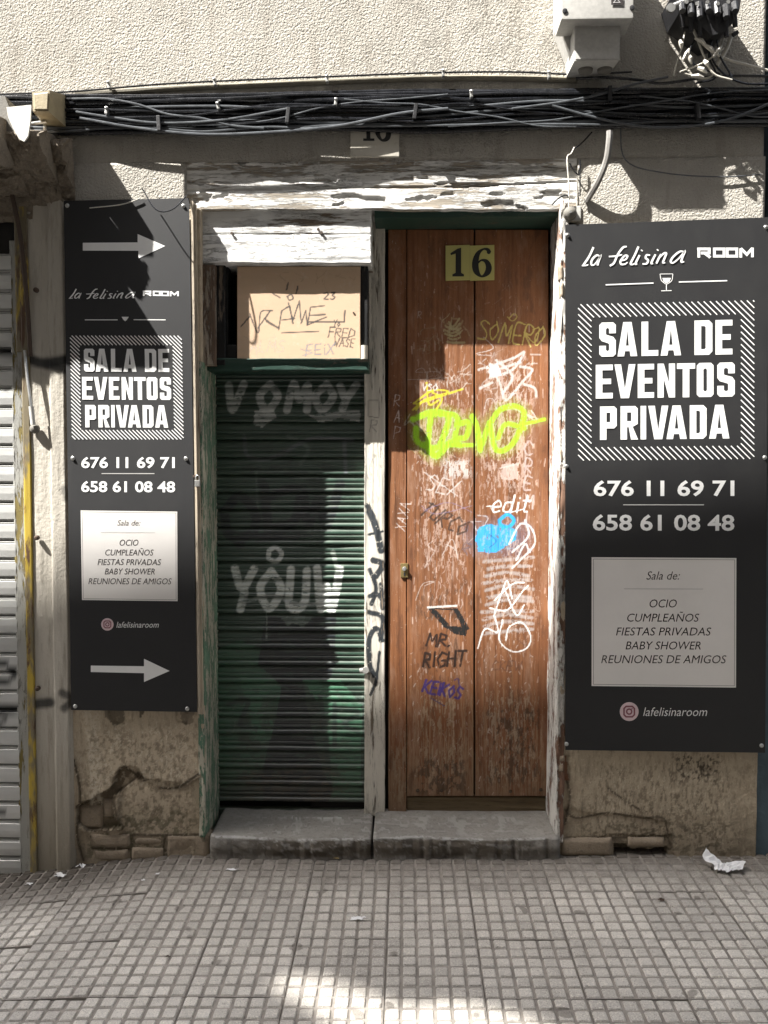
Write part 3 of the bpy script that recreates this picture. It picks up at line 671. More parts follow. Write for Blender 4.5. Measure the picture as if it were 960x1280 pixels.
# exposed stones under the plaster
def stone(px0, px1, py0, py1, y, parent, mat, amp=.006, th=.06):
    a = P(px0, py1, y); b = P(px1, py0, y)
    o = hgrid('stone', 0, 0, 0, 0, y, parent, mat, 0.008, th, lambda X, Z: (fb(X * 16 + px0, Z * 16, 4) - .5) * 2 * amp + .014 * np.clip(1 - np.minimum(np.minimum(X - a[0], b[0] - X), np.minimum(Z - a[2], b[2] - Z)) / .014, 0, 1) ** 2, world=(a[0], b[0], a[2], b[2]), edge=.005)
    addzero(o); return o
for r_ in ((98, 128, 1008, 1036, .020), (112, 163, 1042, 1060, .006), (166, 205, 1046, 1057, .007), (207, 262, 1044, 1074, .005), (116, 160, 1062, 1078, .007), (163, 205, 1059, 1077, .006), (128, 143, 1000, 1022, .018)):
    stone(*r_, bld, M['rubble'])
def pier_right(X, Z):
    px, py = PX(X, X * 0, Z)
    j = (fb(px / 9, py / 9, 4) - .5) * 8; j2 = (fb(px / 9 + 40, py / 9, 4) - .5) * 8
    a, b = px + j, py + j2
    y = (fb(X * 7 + 5, Z * 7, 5) - .5) * .014 + (fb(X * 60, Z * 60, 3) - .5) * .003
    h1 = inpoly(a, b, [(768, 1058), (785, 1058), (790, 1063), (834, 1060), (838, 1090), (765, 1090)])
    h2 = inpoly(a, b, [(700, 1048), (840, 1044), (845, 1100), (700, 1100)])
    h3 = inpoly(a, b, [(706, 1010), (740, 1018), (800, 1020), (832, 1028), (836, 1046), (700, 1048)])
    h4 = inpoly(a, b, [(838, 935), (900, 935), (890, 965), (850, 960)])
    hb = inpoly(a, b, [(690, 940), (712, 945), (712, 1010), (700, 1040), (690, 1040)])
    return y + np.where(h1, .07, np.where(h2, .008, 0)) + np.where(h3, .005, 0) + np.where(h4, .006, 0) + np.where(hb, .01, 0)
x1f = P(700.5, 800)[0]
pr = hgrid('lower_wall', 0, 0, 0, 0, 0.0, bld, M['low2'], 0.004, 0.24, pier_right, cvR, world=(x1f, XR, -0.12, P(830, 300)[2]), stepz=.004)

# door and shutter opening: frames
lintel = hgrid('beam', 228, 727, 205, 262, 0.020, bld, M['white_wood'], 0.004, 0.26,
    lambda X, Z: (fb(X * 1.2, Z * 9, 3) - .5) * .010 + (fb(X * 9, Z * 110, 3) - .5) * .0022 + .007 * (np.abs(Z - P(480, 232, .02)[2] - (fb(X * 1.1, X * 0 + 4, 3) - .5) * .05) < .0028) + .005 * (np.abs(Z - P(480, 216, .02)[2] - (fb(X * .9, X * 0 + 8, 3) - .5) * .06) < .002) + .006 * (fb(X * 5, Z * 26, 4) > .66), edge=.006)
hgrid('beam', 234, 720, 197, 206, 0.012, bld, M['white_wood'], 0.004, 0.06, lambda X, Z: (fb(X * 4, Z * 30, 4) - .5) * .014 + .012 * (fb(X * 7, Z * 10, 4) > .58) - .006, edge=.009)
o = hgrid('underside_board', 0, 0, 0, 0, 0.205, bld, M['green_dark'], 0.02, 0.05, world=(P(464, 300, .2)[0], JX1, P(580, 286, .2)[2], P(580, 262, .2)[2]))
mb = MB(); zl = P(580, 262, .03)[2]
mb.box(P(468, 300, .05)[0], JX1, 0.045, .23, zl - .024, zl + .01, .003); mb.obj('soffit', M['green_dark'], bld)
# boxed lintel over the shutter: three boards
for (a, b, yy) in ((262, 292, .042), (293.5, 329, .040)):
    hgrid('lintel_board', 246, 464, a, b, yy, bld, M['white_wood2'], 0.005, 0.19, lambda X, Z: (fb(X * 4, Z * 60, 4) - .5) * .005 + (fb(X * 22, Z * 120, 3) - .5) * .0018, edge=.0025)
# nails in the lintel boards
for (a, b) in ((290, 292), (398, 287), (402, 291)):
    p = P(a, b, .036); MB().lathe([(.006, -.004), (.005, .0), (.003, .01)], p, n=10).obj('nail', M['rust'], bld, True)
# post between shutter and door
cv = Canvas(440, 440, 500, 1060)
K = (.03, .035, .04)
for st, w in (([(462, 640), (470, 660), (476, 688)], 8), ([(459, 632), (466, 645)], 6), ([(466, 700), (478, 705), (470, 720)], 7), ([(462, 712), (470, 735), (464, 755)], 5), ([(476, 730), (478, 760)], 5),
              ([(461, 765), (478, 772), (476, 800)], 6), ([(462, 745), (470, 742), (479, 750)], 5), ([(478, 800), (470, 785), (461, 800), (462, 830), (468, 845)], 6), ([(474, 815), (470, 850), (463, 868)], 3.5), ([(461, 668), (478, 664)], 3)):
    cv.stroke(st, w * 1.1, K, 1, .3, breakup=.30)
hand(cv, 'R', 462, 540, 16, .8, (.1, .09, .08), 1, alpha=.6); cv.stroke([(460, 500), (473, 500), (473, 522), (460, 520), (460, 500)], 1, (.12, .1, .08), .7, smooth=False)
hgrid('door_post', 455.5, 481, 262, 1020, 0.192, bld, M['cream_post'], 0.0035, 0.07, lambda X, Z: (fb(X * 50, Z * 3, 4) - .5) * .008, cv=cv, edge=.002)
# left jamb: front and flaking reveal as one L-shaped piece
xf = P(246.5, 700)[0]
hgrid('jamb', 0, 0, 0, 0, -0.004, bld, M['green_flake'], 0.0035, 0.26, lambda X, Z: (fb(X * 40, Z * 7, 4) - .5) * .010, world=(xf, JX0 - .002, P(255, 1046)[2], P(255, 452)[2]), edge=.003, stepz=.006)
def reveal(name, xw, y0, y1, z0, z1, mat, sgn, amp=.006):
    ny, nz_ = int((y1 - y0) / .004), int((z1 - z0) / .006)
    Yg, Zg = np.meshgrid(np.linspace(y0, y1, ny + 1), np.linspace(z0, z1, nz_ + 1))
    Xg = xw + sgn * (np.abs(fb(Yg * 25, Zg * 6, 4) - .35)) * amp + sgn * .008 * ss((0.0 - (Yg - y0) / (y1 - y0) + .12) / .12) * -1
    V = np.stack((Xg, Yg, Zg), -1).reshape(-1, 3); idx = np.arange(len(V)).reshape(nz_ + 1, ny + 1)
    q = np.stack((idx[:-1, :-1], idx[:-1, 1:], idx[1:, 1:], idx[1:, :-1]), -1).reshape(-1, 4)
    if sgn < 0: q = q[:, ::-1]
    return link(name, mesh(name, V.tolist(), q.tolist(), True), bld, mat)
reveal('reveal', JX0, -.004, .25, P(255, 1052)[2], P(255, 452)[2], M['green_flake'], 1)
# right jamb
hgrid('jamb', 0, 0, 0, 0, -0.006, bld, M['reveal_white'], 0.0035, 0.26, lambda X, Z: (fb(X * 40, Z * 9, 4) - .5) * .016, world=(JX1 + .003, P(707, 700)[0], P(700, 1052)[2], P(700, 250)[2]), edge=.005, stepz=.006)
reveal('reveal', JX1, -.006, .215, P(700, 1050)[2], P(700, 258)[2], M['reveal_white'], -1, .01)
# exposed brick beside the right jamb
for (a, b, c, d) in ((699, 707, 945, 953), (698, 706, 955, 966), (699, 706, 330, 350), (700, 706, 352, 372), (699, 705, 560, 580)):
    addzero(stone(a, b, c, d, -.013, bld, MATB if False else M['rubble'], .003, .03)).name = 'brick'
# posts and glass-less light over the shutter
zb, ztb = P(300, 455, .1)[2], P(300, 331, .08)[2]
hgrid('side_post', 246, 268, 331, 456, 0.035, bld, M['old_wood'], 0.004, 0.2, lambda X, Z: (fb(X * 50, Z * 4, 4) - .5) * .012, edge=.003)
hgrid('side_post', 268.5, 281, 331, 456, 0.075, bld, M['cream_post'], 0.004, 0.15, lambda X, Z: (fb(X * 50, Z * 4, 4) - .5) * .006, edge=.002)
hgrid('transom_bar', 281.5, 296, 431, 448, 0.10, bld, M['cream_post'], 0.004, 0.06, edge=.002)
hgrid('transom_bar', 281.5, 285, 334, 431, 0.10, bld, M['cream_post'], 0.004, 0.06, edge=.001)
hgrid('transom_post', 451, 460, 331, 450, 0.088, bld, M['cream_post'], 0.004, 0.13, edge=.002)
mb = MB(); p = P(455, 448, .08); mb.tube([P(455.5, 449, .075), P(455.5, 432, .075)], .014, 12); mb.obj('corner_bead', M['enamel'], bld, True)
# shutter head
hgrid('shutter_head', 256, 461, 448.5, 463, 0.086, bld, M['green_dark'], 0.004, 0.17, lambda X, Z: (fb(X * 6, Z * 20, 4) - .5) * .008 - .01 * ss((Z - P(350, 455, .09)[2]) / .02), edge=.003)
# dark backing, the shade of the interior put into its colour
mb = MB(); mb.box(XL, XR, .30, .40, -.15, zwall + .02); mb.obj('dark_backing', M['dark'], bld)
mb = MB(); mb.box(JX0 + .45, JX0 + .56, .262, .29, 0, 1.9); mb.obj('shutter_guide', M['dark'], bld)

# ---- threshold stones
def step_stone(px0, px1, seed):
    a = P(px0, 1045, -.03); b = P(px1, 1045, -.03); zt = P((px0 + px1) / 2, 1045, -.03)[2]
    nx = int((b[0] - a[0]) / .006); prof = [(0.26, .006), (.2, .004), (.15, .001), (.1, -.001), (.05, -.002), (.015, -.002), (0, -.006), (-.004, -.014), (-.006, -.03), (-.006, -.05), (-.003, -.08), (0, -.12)]
    pr2 = [np.array(p) for p in sm(prof, 3)]
    V = []
    for q in pr2:
        for i in range(nx + 1):
            x = a[0] + (b[0] - a[0]) * i / nx; u = i / nx
            wear = -.010 * math.sin(math.pi * min(1, max(0, u))) * (1 if q[0] < .18 else .3)
            nn = float(fb(x * 14 + seed, q[0] * 30 + q[1] * 40, 4)) - .5
            lip = (float(fb(x * 9 + seed, 3.3, 4)) - .5) * .03 + .012 * max(0, float(fb(x * 30 + seed, 9.1, 3)) - .62) * 6 if q[0] < .03 else 0
            e = .01 * (max(0, 1 - u * nx / 3) ** 2 + max(0, 1 - (1 - u) * nx / 3) ** 2)
            V.append((x, -.03 + q[0] + nn * .014 + lip + e, zt + q[1] + wear + nn * .006 - e * .6))
    m = nx + 1; Fq = [(j * m + i, j * m + i + 1, (j + 1) * m + i + 1, (j + 1) * m + i) for j in range(len(pr2) - 1) for i in range(nx)]
    # end caps
    n = len(V); V += [(a[0], .23, zt - .12), (b[0], .23, zt - .12)]
    Fq += [tuple([j * m for j in range(len(pr2))] + [n]), tuple([j * m + nx for j in range(len(pr2))][::-1] + [n + 1])]
    me = mesh('threshold_stone', V, Fq, False)
    cvs = Canvas(240, 1000, 760, 1090)
    cvs.stroke([(270, 1046), (300, 1046), (360, 1050), (420, 1049), (462, 1049), (520, 1046), (560, 1048), (620, 1050), (680, 1048)], 3.5, (.42, .42, .40), .75, .8, breakup=.45)
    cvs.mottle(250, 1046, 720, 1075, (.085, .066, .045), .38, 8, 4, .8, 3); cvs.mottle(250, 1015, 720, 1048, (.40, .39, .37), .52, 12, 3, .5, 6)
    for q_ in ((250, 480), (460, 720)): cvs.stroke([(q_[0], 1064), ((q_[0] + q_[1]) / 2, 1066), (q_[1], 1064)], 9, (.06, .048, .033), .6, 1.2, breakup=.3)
    cvs.stroke([(365, 1021), (385, 1023), (425, 1022)], 3, (.5, .5, .48), .8, .6, breakup=.45)
    VV = np.array(V); px, py = PX(VV[:, 0], VV[:, 1], VV[:, 2]); at = me.color_attributes.new('paint', 'FLOAT_COLOR', 'POINT'); at.data.foreach_set('color', cvs.sample(px, py).ravel().astype(np.float32))
    me.polygons.foreach_set('use_smooth', [True] * len(me.polygons)); me.update()
    return link('threshold_stone', me, bld, M['step'])
step_stone(262, 463.5, 3); step_stone(466.5, 700, 8)
stone(702, 766, 1049, 1071, -.008, bld, M['rubble'], .003); stone(786, 832, 1048, 1060, -.004, bld, M['rubble'], .003)

# ---- roller shutter
cv = Canvas(250, 440, 480, 1040)
LG = (.56, .58, .57); DK = (.006, .010, .014); GR = (.05, .17, .095)
for dx, ch in ((0, 'V'), (42, 'O'), (78, 'M'), (112, 'O'), (140, 'Y')):
    hand(cv, ch, 281 + dx, 512, 31, 1.0, LG, 10, alpha=.8, soft=.3, jit=.05, smooth=True, breakup=.25)
cv.fill([(318, 514), (340, 505), (345, 522), (328, 534), (316, 530)], LG, .7); cv.fill([(385, 518), (450, 512), (450, 528), (425, 522), (400, 528)], LG, .6)
cv.stroke([(305, 545), (310, 570), (340, 572), (390, 548), (440, 550)], 5, (.16, .15, .19), .5, .8); cv.stroke([(430, 550), (432, 590)], 5, (.16, .15, .19), .5, .8)
cv.stroke([(360, 545), (385, 560), (375, 580)], 5, (.14, .17, .16), .5, .8); cv.stroke([(320, 590), (322, 640)], 3, (.14, .17, .16), .5, .8)
for st in ([(280, 640), (300, 620), (320, 645), (312, 668), (286, 668), (280, 640)], [(330, 608), (335, 660)], [(335, 620), (372, 612), (368, 650), (340, 660)], [(378, 610), (385, 655), (398, 625), (408, 655), (425, 605)], [(322, 672), (370, 668)], [(290, 668), (300, 680)]):
    cv.stroke(st, 12, DK, 1, .3)
for dx, ch in ((0, 'Y'), (33, 'O'), (68, 'U'), (100, 'W')):
    hand(cv, ch, 293 + dx, 762, 50 if ch != 'W' else 52, .72, (.62, .66, .63), 10, alpha=.95, soft=.4, jit=.06, smooth=True, breakup=.22, slant=.02)
cv.stroke([(336, 688), (344, 684), (352, 692), (346, 701), (336, 698), (336, 688)], 6, (.6, .63, .61), .95, .4)
cv.stroke([(305, 752), (340, 745), (380, 756), (420, 750)], 5, (.36, .39, .38), .7, .5)
cv.stroke([(416, 690), (422, 715), (424, 735)], 6, (.30, .34, .30), .7, .5)
cv.fill([(270, 812), (300, 800), (330, 812), (332, 870), (345, 900), (332, 960), (300, 985), (270, 985)], (.035, .13, .07), .5)
cv.fill([(378, 850), (425, 850), (452, 880), (452, 1000), (410, 1000), (405, 920), (398, 880)], GR, .75)
cv.fill([(300, 845), (352, 850), (350, 880), (345, 920), (318, 925), (305, 880)], (.04, .15, .08), .6)
cv.mottle(272, 860, 456, 1012, (.03, .028, .02), .46, 14, 7, .6, 19); cv.fill([(332, 768), (372, 775), (420, 765), (418, 830), (412, 850), (378, 850), (390, 915), (402, 960), (415, 985), (410, 1008), (330, 1006), (326, 970), (340, 915), (352, 860), (340, 845), (322, 832)], DK, 1)
cv.fill([(350, 772), (372, 768), (392, 770), (378, 784), (366, 778), (360, 782)], (.16, .20, .18), .8)
for st in ([(360, 860), (362, 900), (350, 960)], [(400, 870), (408, 930), (412, 990)], [(420, 885), (448, 890), (430, 905), (448, 915)], [(418, 880), (418, 930)], [(285, 880), (310, 875), (300, 905), (320, 910)]):
    cv.stroke(st, 6, DK, .7, .5)
scribble(cv, 275, 880, 330, 935, 12, (.16, .2, .18), 3, .35); scribble(cv, 420, 870, 452, 910, 10, (.2, .23, .22), 3, .4)
cv.stroke([(333, 765), (333, 800)], 1.2, (.35, .4, .36), .8)
shut = bpy.data.objects.new('roller_shutter', None); shut.empty_display_size = .1; C.objects.link(shut); shut.parent = bld
zs1 = P(360, 462, SY)[2]; zs0 = P(360, 1019, SY)[2]; pitch = .0743; nsl = int((zs1 - zs0) / pitch) + 1
xa, xb = JX0 - .004, P(457, 700, SY)[0]
prof = [(.010, -.0373), (.0, -.0368), (-.008, -.035), (-.0095, -.030), (-.006, -.023), (-.002, -.019), (.0015, -.0165), (.002, -.0145), (-.003, -.012), (-.0062, -.007), (-.0068, -.001), (-.004, .002), (-.0015, .004), (-.004, .0055), (-.0065, .009), (-.006, .016), (-.0025, .0245), (.0025, .030), (.007, .034), (.010, .0368)]
cv.mottle(272, 540, 456, 700, (.010, .018, .016), .54, 16, 9, .6, 5); cv.mottle(272, 700, 456, 1010, (.012, .016, .013), .58, 14, 9, .45, 9); cv.mottle(272, 950, 456, 1012, (.07, .05, .03), .5, 12, 6, .6, 15)
for k in range(nsl):
    zc = zs1 - pitch * (k + .5); nx_ = 150; xs_ = np.linspace(xa, xb, nx_ + 1)
    lo = zs0 + .028
    if zc - .03 < lo: break
    Xg = np.tile(xs_, (len(prof), 1)); Yg = np.array([[p[0]] for p in prof]) * 1.15 + SY; Zg = np.array([[p[1]] for p in prof]) + zc
    dent = (fb(xs_ * 6 + k * 3.1, xs_ * 0 + k, 3) - .5) * .004 + (fb(xs_ * 2, xs_ * 0 + k * .3, 3) - .5) * .012
    Yg = Yg + dent[None, :]; Zg = Zg + ((fb(xs_ * 5 + 9, xs_ * 0 + k * .7, 2) - .5) * .002)[None, :] + (xs_ * random.gauss(0, .001))[None, :]
    V = np.stack((Xg, Yg, Zg), -1).reshape(-1, 3); idx = np.arange(len(V)).reshape(len(prof), nx_ + 1)
    q = np.stack((idx[:-1, :-1], idx[:-1, 1:], idx[1:, 1:], idx[1:, :-1]), -1).reshape(-1, 4)
    me = mesh('slat', V.tolist(), q.tolist(), True)
    px, py = PX(V[:, 0], V[:, 1], V[:, 2]); at = me.color_attributes.new('paint', 'FLOAT_COLOR', 'POINT'); at.data.foreach_set('color', cv.sample(px, py).ravel().astype(np.float32))
    link('slat', me, shut, M['shut'])
mb = MB(); mb.box(xa, xb, SY - .012, SY + .03, zs0 - .02, zs0 + .03, .004); addzero(mb.obj('bottom_rail', M['shut'], shut))
mb = MB(); mb.tube([P(450, 838, .19), P(457, 838, .185)], .010, 12); mb.lathe([(.014, 0), (.014, .012), (.006, .02)], P(457, 838, .17), n=12); mb.obj('lock_knob', M['boxgrey'], bld, True)

# ---- door
cv = Canvas(478, 255, 700, 1045)
Wt = (.62, .58, .55); YE = (.56, .44, .13)
# worn, scratched field
for _ in range(900):
    x = random.choice((random.gauss(560, 22), random.gauss(640, 26))); y = random.gauss(610, 130)
    if not (512 < x < 682): continue
    L = random.uniform(2, 11)
    cv.stroke([(x, y), (x + random.uniform(-1.4, 1.4), y + L)], random.uniform(.5, 1.7), (.62, .46, .38), random.uniform(.15, .6))
for _ in range(500):
    x = random.choice((random.uniform(512, 590), random.uniform(596, 665))); y = random.choice((random.gauss(560, 50), random.gauss(860, 90)))
    L = random.uniform(1, 6); cv.stroke([(x, y), (x + random.uniform(-2.5, 2.5), y + L)], random.uniform(.5, 1.3), (.60, .52, .46), random.uniform(.2, .7))
cv.fill([(628, 580), (647, 578), (648, 598), (625, 600)], (.62, .52, .48), .6, 2.5)
scribble(cv, 560, 355, 600, 430, 18, (.42, .26, .2), 1, .5); scribble(cv, 595, 350, 640, 385, 10, (.42, .26, .2), 1, .5)
cv.mottle(512, 440, 591, 740, (.55, .40, .33), .52, 2.2, 9, .55, 3); cv.mottle(596, 430, 672, 640, (.55, .42, .36), .50, 2.2, 8, .6, 8); cv.mottle(596, 640, 680, 820, (.52, .36, .27), .56, 2.0, 9, .5, 12)
cv.mottle(512, 850, 591, 996, (.36, .27, .18), .52, 1.6, 12, .65, 21); cv.mottle(596, 850, 684, 996, (.36, .28, .20), .53, 1.8, 10, .65, 27); cv.mottle(488, 900, 510, 1021, (.28, .21, .14), .5, 1.6, 14, .6, 31)
cv.mottle(512, 700, 591, 900, (.06, .028, .015), .57, 4, 16, .6, 40); cv.mottle(596, 860, 684, 1000, (.035, .02, .012), .55, 5, 12, .6, 44); cv.mottle(512, 940, 591, 1000, (.03, .02, .012), .5, 5, 8, .6, 47)
cv.mottle(550, 570, 592, 600, (.60, .58, .56), .45, 3, 6, .7, 50)
for q_ in range(26):
    x_, y_ = random.choice(((random.uniform(515, 585), random.uniform(450, 760)), (random.uniform(598, 668), random.uniform(440, 800)))); 
    pts_ = [(x_ + random.gauss(0, 9), y_ + random.gauss(0, 9)) for _ in range(random.randint(3, 6))]
    cv.stroke(pts_, random.uniform(.8, 1.6), random.choice(((.62, .56, .52), (.55, .42, .34), (.60, .55, .52), (.14, .07, .045))), random.uniform(.4, .8), .6, breakup=.3)
# white tag low
hand(cv, 'SEX', 532, 612, 20, .8, Wt, 1.6, ang=14, alpha=.75); cv.stroke([(530, 590), (572, 620)], 1.4, Wt, .7)
cv.stroke([(625, 585), (645, 580)], 2, Wt, .5)
# yellow top marks
hand(cv, 'SOMERO', 597, 424, 24, .66, YE, 2.0, ang=6, alpha=.9, jit=.09, smooth=True); cv.stroke([(636, 398), (642, 392), (646, 396), (640, 401), (634, 396)], 1.6, YE, .8)
cv.stroke([(655, 415), (668, 428), (674, 410), (666, 412)], 1.6, YE, .9)
for k in range(6): cv.stroke([(556 + random.uniform(-3, 8), 402 + k * 5), (566, 408 + k * 4), (578 + random.uniform(-4, 4), 398 + k * 6)], 2.6, (.50, .44, .24), .65)
scribble(cv, 553, 398, 580, 432, 18, (.50, .44, .26), 2, .6)
scribble(cv, 522, 405, 552, 440, 20, (.30, .26, .16), 1.4, .55); hand(cv, 'R', 522, 398, 9, .8, (.4, .3, .25), 1)
# yellow scrawl mid
for st in ([(517, 504), (540, 488), (560, 490), (530, 500), (520, 512)], [(533, 478), (536, 505), (548, 500)], [(540, 490), (552, 498), (545, 512)], [(520, 505), (578, 486)], [(516, 512), (530, 500)]):
    cv.stroke(st, 2.6, (.62, .55, .04), .9)
# white scribble upper right
for st in ([(598, 462), (640, 448), (655, 440), (640, 462), (612, 472)], [(612, 455), (625, 480), (632, 500), (652, 478), (665, 462), (650, 458)], [(620, 450), (640, 470), (628, 492)], [(610, 465), (622, 462), (650, 452)], [(655, 480), (668, 485), (670, 495)], [(600, 485), (615, 478)]):
    cv.stroke(st, 3.2, (.60, .57, .55), .75, .6, breakup=.3)
cv.fill([(608, 458), (622, 455), (626, 468), (612, 472)], (.8, .78, .76), .8, 3)
scribble(cv, 600, 440, 665, 505, 60, (.60, .56, .53), 1.4, .5); scribble(cv, 530, 462, 590, 480, 26, (.62, .56, .5), 1.4, .6)
hand(cv, 'VSO', 527, 488, 8, 1, Wt, 1.4, alpha=.9)
# fluorescent green throw-up
GN = (.36, .72, .02)
for st, w in (([(516, 524), (540, 515), (560, 520), (556, 540), (545, 560), (522, 552), (520, 535)], 9), ([(532, 555), (545, 570), (562, 553), (575, 556)], 9), ([(538, 518), (570, 520), (568, 548)], 8), ([(538, 520), (535, 560), (543, 568)], 8), ([(572, 530), (585, 528), (583, 545), (572, 548)], 8),
              ([(590, 520), (596, 535), (600, 562)], 8), ([(612, 528), (604, 550), (600, 560)], 8), ([(612, 530), (620, 562), (640, 555), (655, 520), (645, 508), (625, 512), (612, 530)], 8), ([(655, 535), (632, 530), (622, 548)], 7), ([(654, 530), (680, 524)], 5), ([(562, 556), (592, 556)], 6)):
    cv.stroke(st, w * 1.7, GN, .13, 1.6); cv.stroke(st, w * .82, GN, .92, .6, breakup=.30)
# right vertical grey letters
for i, ch in enumerate('CREMI'): hand(cv, ch, 655, 568 + i * 22, 17, .8, (.52, .44, .42), 2.2, ang=8, alpha=.7, slant=0, smooth=True)
# left stile vertical scratch letters
for i, ch in enumerate('RAP'): hand(cv, ch, 492, 508 + i * 20, 15, .7, (.62, .52, .48), 1.0, alpha=.8)
hand(cv, 'XAXA', 506, 664, 13, .8, (.68, .6, .56), 1.1, ang=-78, alpha=.8)
# edit
hand(cv, 'edit', 614, 640, 20, .95, (.80, .78, .76), 2.2, slant=.25, alpha=.98, jit=.03, smooth=True); cv.stroke([(608, 633), (616, 632)], 1.6, (.8, .78, .76), .9); cv.stroke([(638, 640), (655, 636)], 1.6, (.8, .78, .76), .9)
# blue blob
BL = (.02, .36, .78)
cv.stroke([(604, 672), (640, 672)], 34, BL, .14, 1.6); cv.fill([(597, 660), (612, 655), (632, 658), (646, 662), (645, 674), (630, 684), (618, 691), (598, 690), (594, 676)], BL, .9, 1.6); cv.mottle(594, 650, 648, 694, (.30, .42, .55), .56, 2, 5, .6, 55)
cv.stroke([(624, 650), (634, 643), (642, 650), (636, 658), (626, 656), (624, 650)], 4.5, BL, .95)
cv.stroke([(612, 668), (620, 676), (612, 684)], 1.2, (.02, .12, .3), .8)
# grey and white scribbles below
for k in range(11): cv.stroke([(606 + random.uniform(-4, 4), 702 + k * 9), (632, 698 + k * 9 + random.uniform(-3, 3)), (664 + random.uniform(-4, 3), 700 + k * 9 + random.uniform(-4, 4))], 4.2, (.50, .50, .50), .5, .9, breakup=.42)
for st in ([(636, 680), (650, 655), (664, 660), (668, 680), (650, 700), (640, 710)], [(640, 690), (660, 670), (656, 650)], [(645, 700), (656, 680), (662, 690)]): cv.stroke(st, 2.4, (.72, .70, .68), .8)
for st in ([(617, 770), (627, 740), (634, 726), (640, 748)], [(612, 760), (634, 762), (652, 740), (660, 732)], [(618, 750), (640, 730), (655, 728)], [(630, 735), (645, 768), (655, 756)], [(597, 810), (606, 786), (622, 790), (618, 770)], [(628, 775), (624, 800), (640, 814), (658, 810), (663, 795), (652, 778), (636, 784), (632, 800)]):
    cv.stroke(st, 1.9, (.82, .80, .78), .95)
scribble(cv, 530, 690, 590, 750, 60, (.60, .48, .42), 1.1, .55, True)
hand(cv, 'TURCO', 522, 642, 20, .72, (.035, .02, .015), 2.6, ang=28, slant=.3, alpha=.85); hand(cv, 'R', 575, 692, 17, .9, (.14, .08, .06), 1.4, ang=18, alpha=.8)
cv.stroke([(530, 638), (560, 628), (590, 640)], 1.2, (.25, .2, .32), .6); cv.stroke([(526, 632), (545, 642), (590, 632)], 1.2, (.3, .24, .36), .5)
# black slanted box
cv.stroke([(535, 760), (548, 775), (566, 790), (578, 792), (582, 785), (572, 762), (535, 760)], 1.5, (.01, .01, .01), 1, smooth=False)
cv.fill([(534, 758), (545, 762), (562, 782), (575, 783), (583, 788), (582, 795), (568, 792), (554, 783)], (.012, .012, .012), 1, .8)
cv.fill([(566, 760), (572, 760), (587, 786), (580, 790)], (.012, .012, .012), 1, .8)
cv.stroke([(534, 759), (570, 757)], 2.6, (.72, .68, .64), .9, breakup=.3)
cv.stroke([(530, 765), (533, 773), (540, 770)], 1.4, (.1, .05, .03), .8)
hand(cv, 'MR.', 533, 807, 15, .95, (.022, .010, .007), 2.9, ang=2, alpha=1); hand(cv, 'RIGHT', 529, 834, 18, .78, (.020, .009, .006), 3.0, ang=-2, alpha=1)
hand(cv, 'KEIKOS', 528, 864, 15, .72, (.035, .02, .15), 2.9, ang=12, alpha=.9); cv.stroke([(538, 872), (555, 882)], 1.6, (.04, .03, .10), .8); cv.stroke([(568, 850), (572, 848), (574, 856)], 1.6, (.05, .03, .12), .8)
hand(cv, 'CKEW', 614, 838, 12, .9, (.10, .045, .03), 1.6, alpha=.6)
door = bpy.data.objects.new('door', None); door.empty_display_size = .1; C.objects.link(door); door.parent = bld
g1 = lambda X, Z: (fb(X * 110, Z * 3, 4) - .5) * .0022 + (fb(X * 3, Z * 1.2, 2) - .5) * .004
hgrid('door_stile', 485.5, 508, 287, 1022, DY + .004, door, M['door'], .003, .05, g1, cv, edge=.0008)
hgrid('plank', 509, 592, 287, 995, DY, door, M['door'], .003, .05, g1, cv, edge=.0012)
hgrid('plank', 594.2, 685.5, 287, 995, DY - .001, door, M['door'], .003, .05, g1, cv, edge=.0012)
addzero(hgrid('bottom_rail', 509, 684, 996.5, 1020, DY + .014, door, M['raw'], .003, .04, lambda X, Z: (fb(X * 4, Z * 90, 4) - .5) * .008, edge=.002))
mb = MB(); mb.box(JX0 + .4, JX1, DY + .052, DY + .08, 0, zt); mb.obj('door_back', M['dark'], door)
for (a, b) in ((522, 988), (552, 988), (638, 989), (676, 987)):
    MB().lathe([(.0075, 0), (.0075, -.003), (.004, -.006)], P(a, b, DY), n=12).obj('bolt', M['rust'], door, True)
mb = MB(); p = P(505.5, 713, DY); mb.box(p[0] - .016, p[0] + .016, DY - .004, DY + .01, p[2] - .03, p[2] + .03, .003)
lk = mb.obj('lock', M['brass'], door)
mb = MB(); mb.lathe([(.009, -.002), (.009, -.010), (.006, -.011)], (p[0], DY - .003, p[2] + .008), n=14); mb.box(p[0] - .0015, p[0] + .0015, DY - .0155, DY - .012, p[2] - .001, p[2] + .014); mb.obj('lock_barrel', M['steel'], door, True)
MB().box(p[0] - .003, p[0] + .003, DY - .0056, DY - .003, p[2] - .022, p[2] - .008).obj('keyhole', M['black'], door)

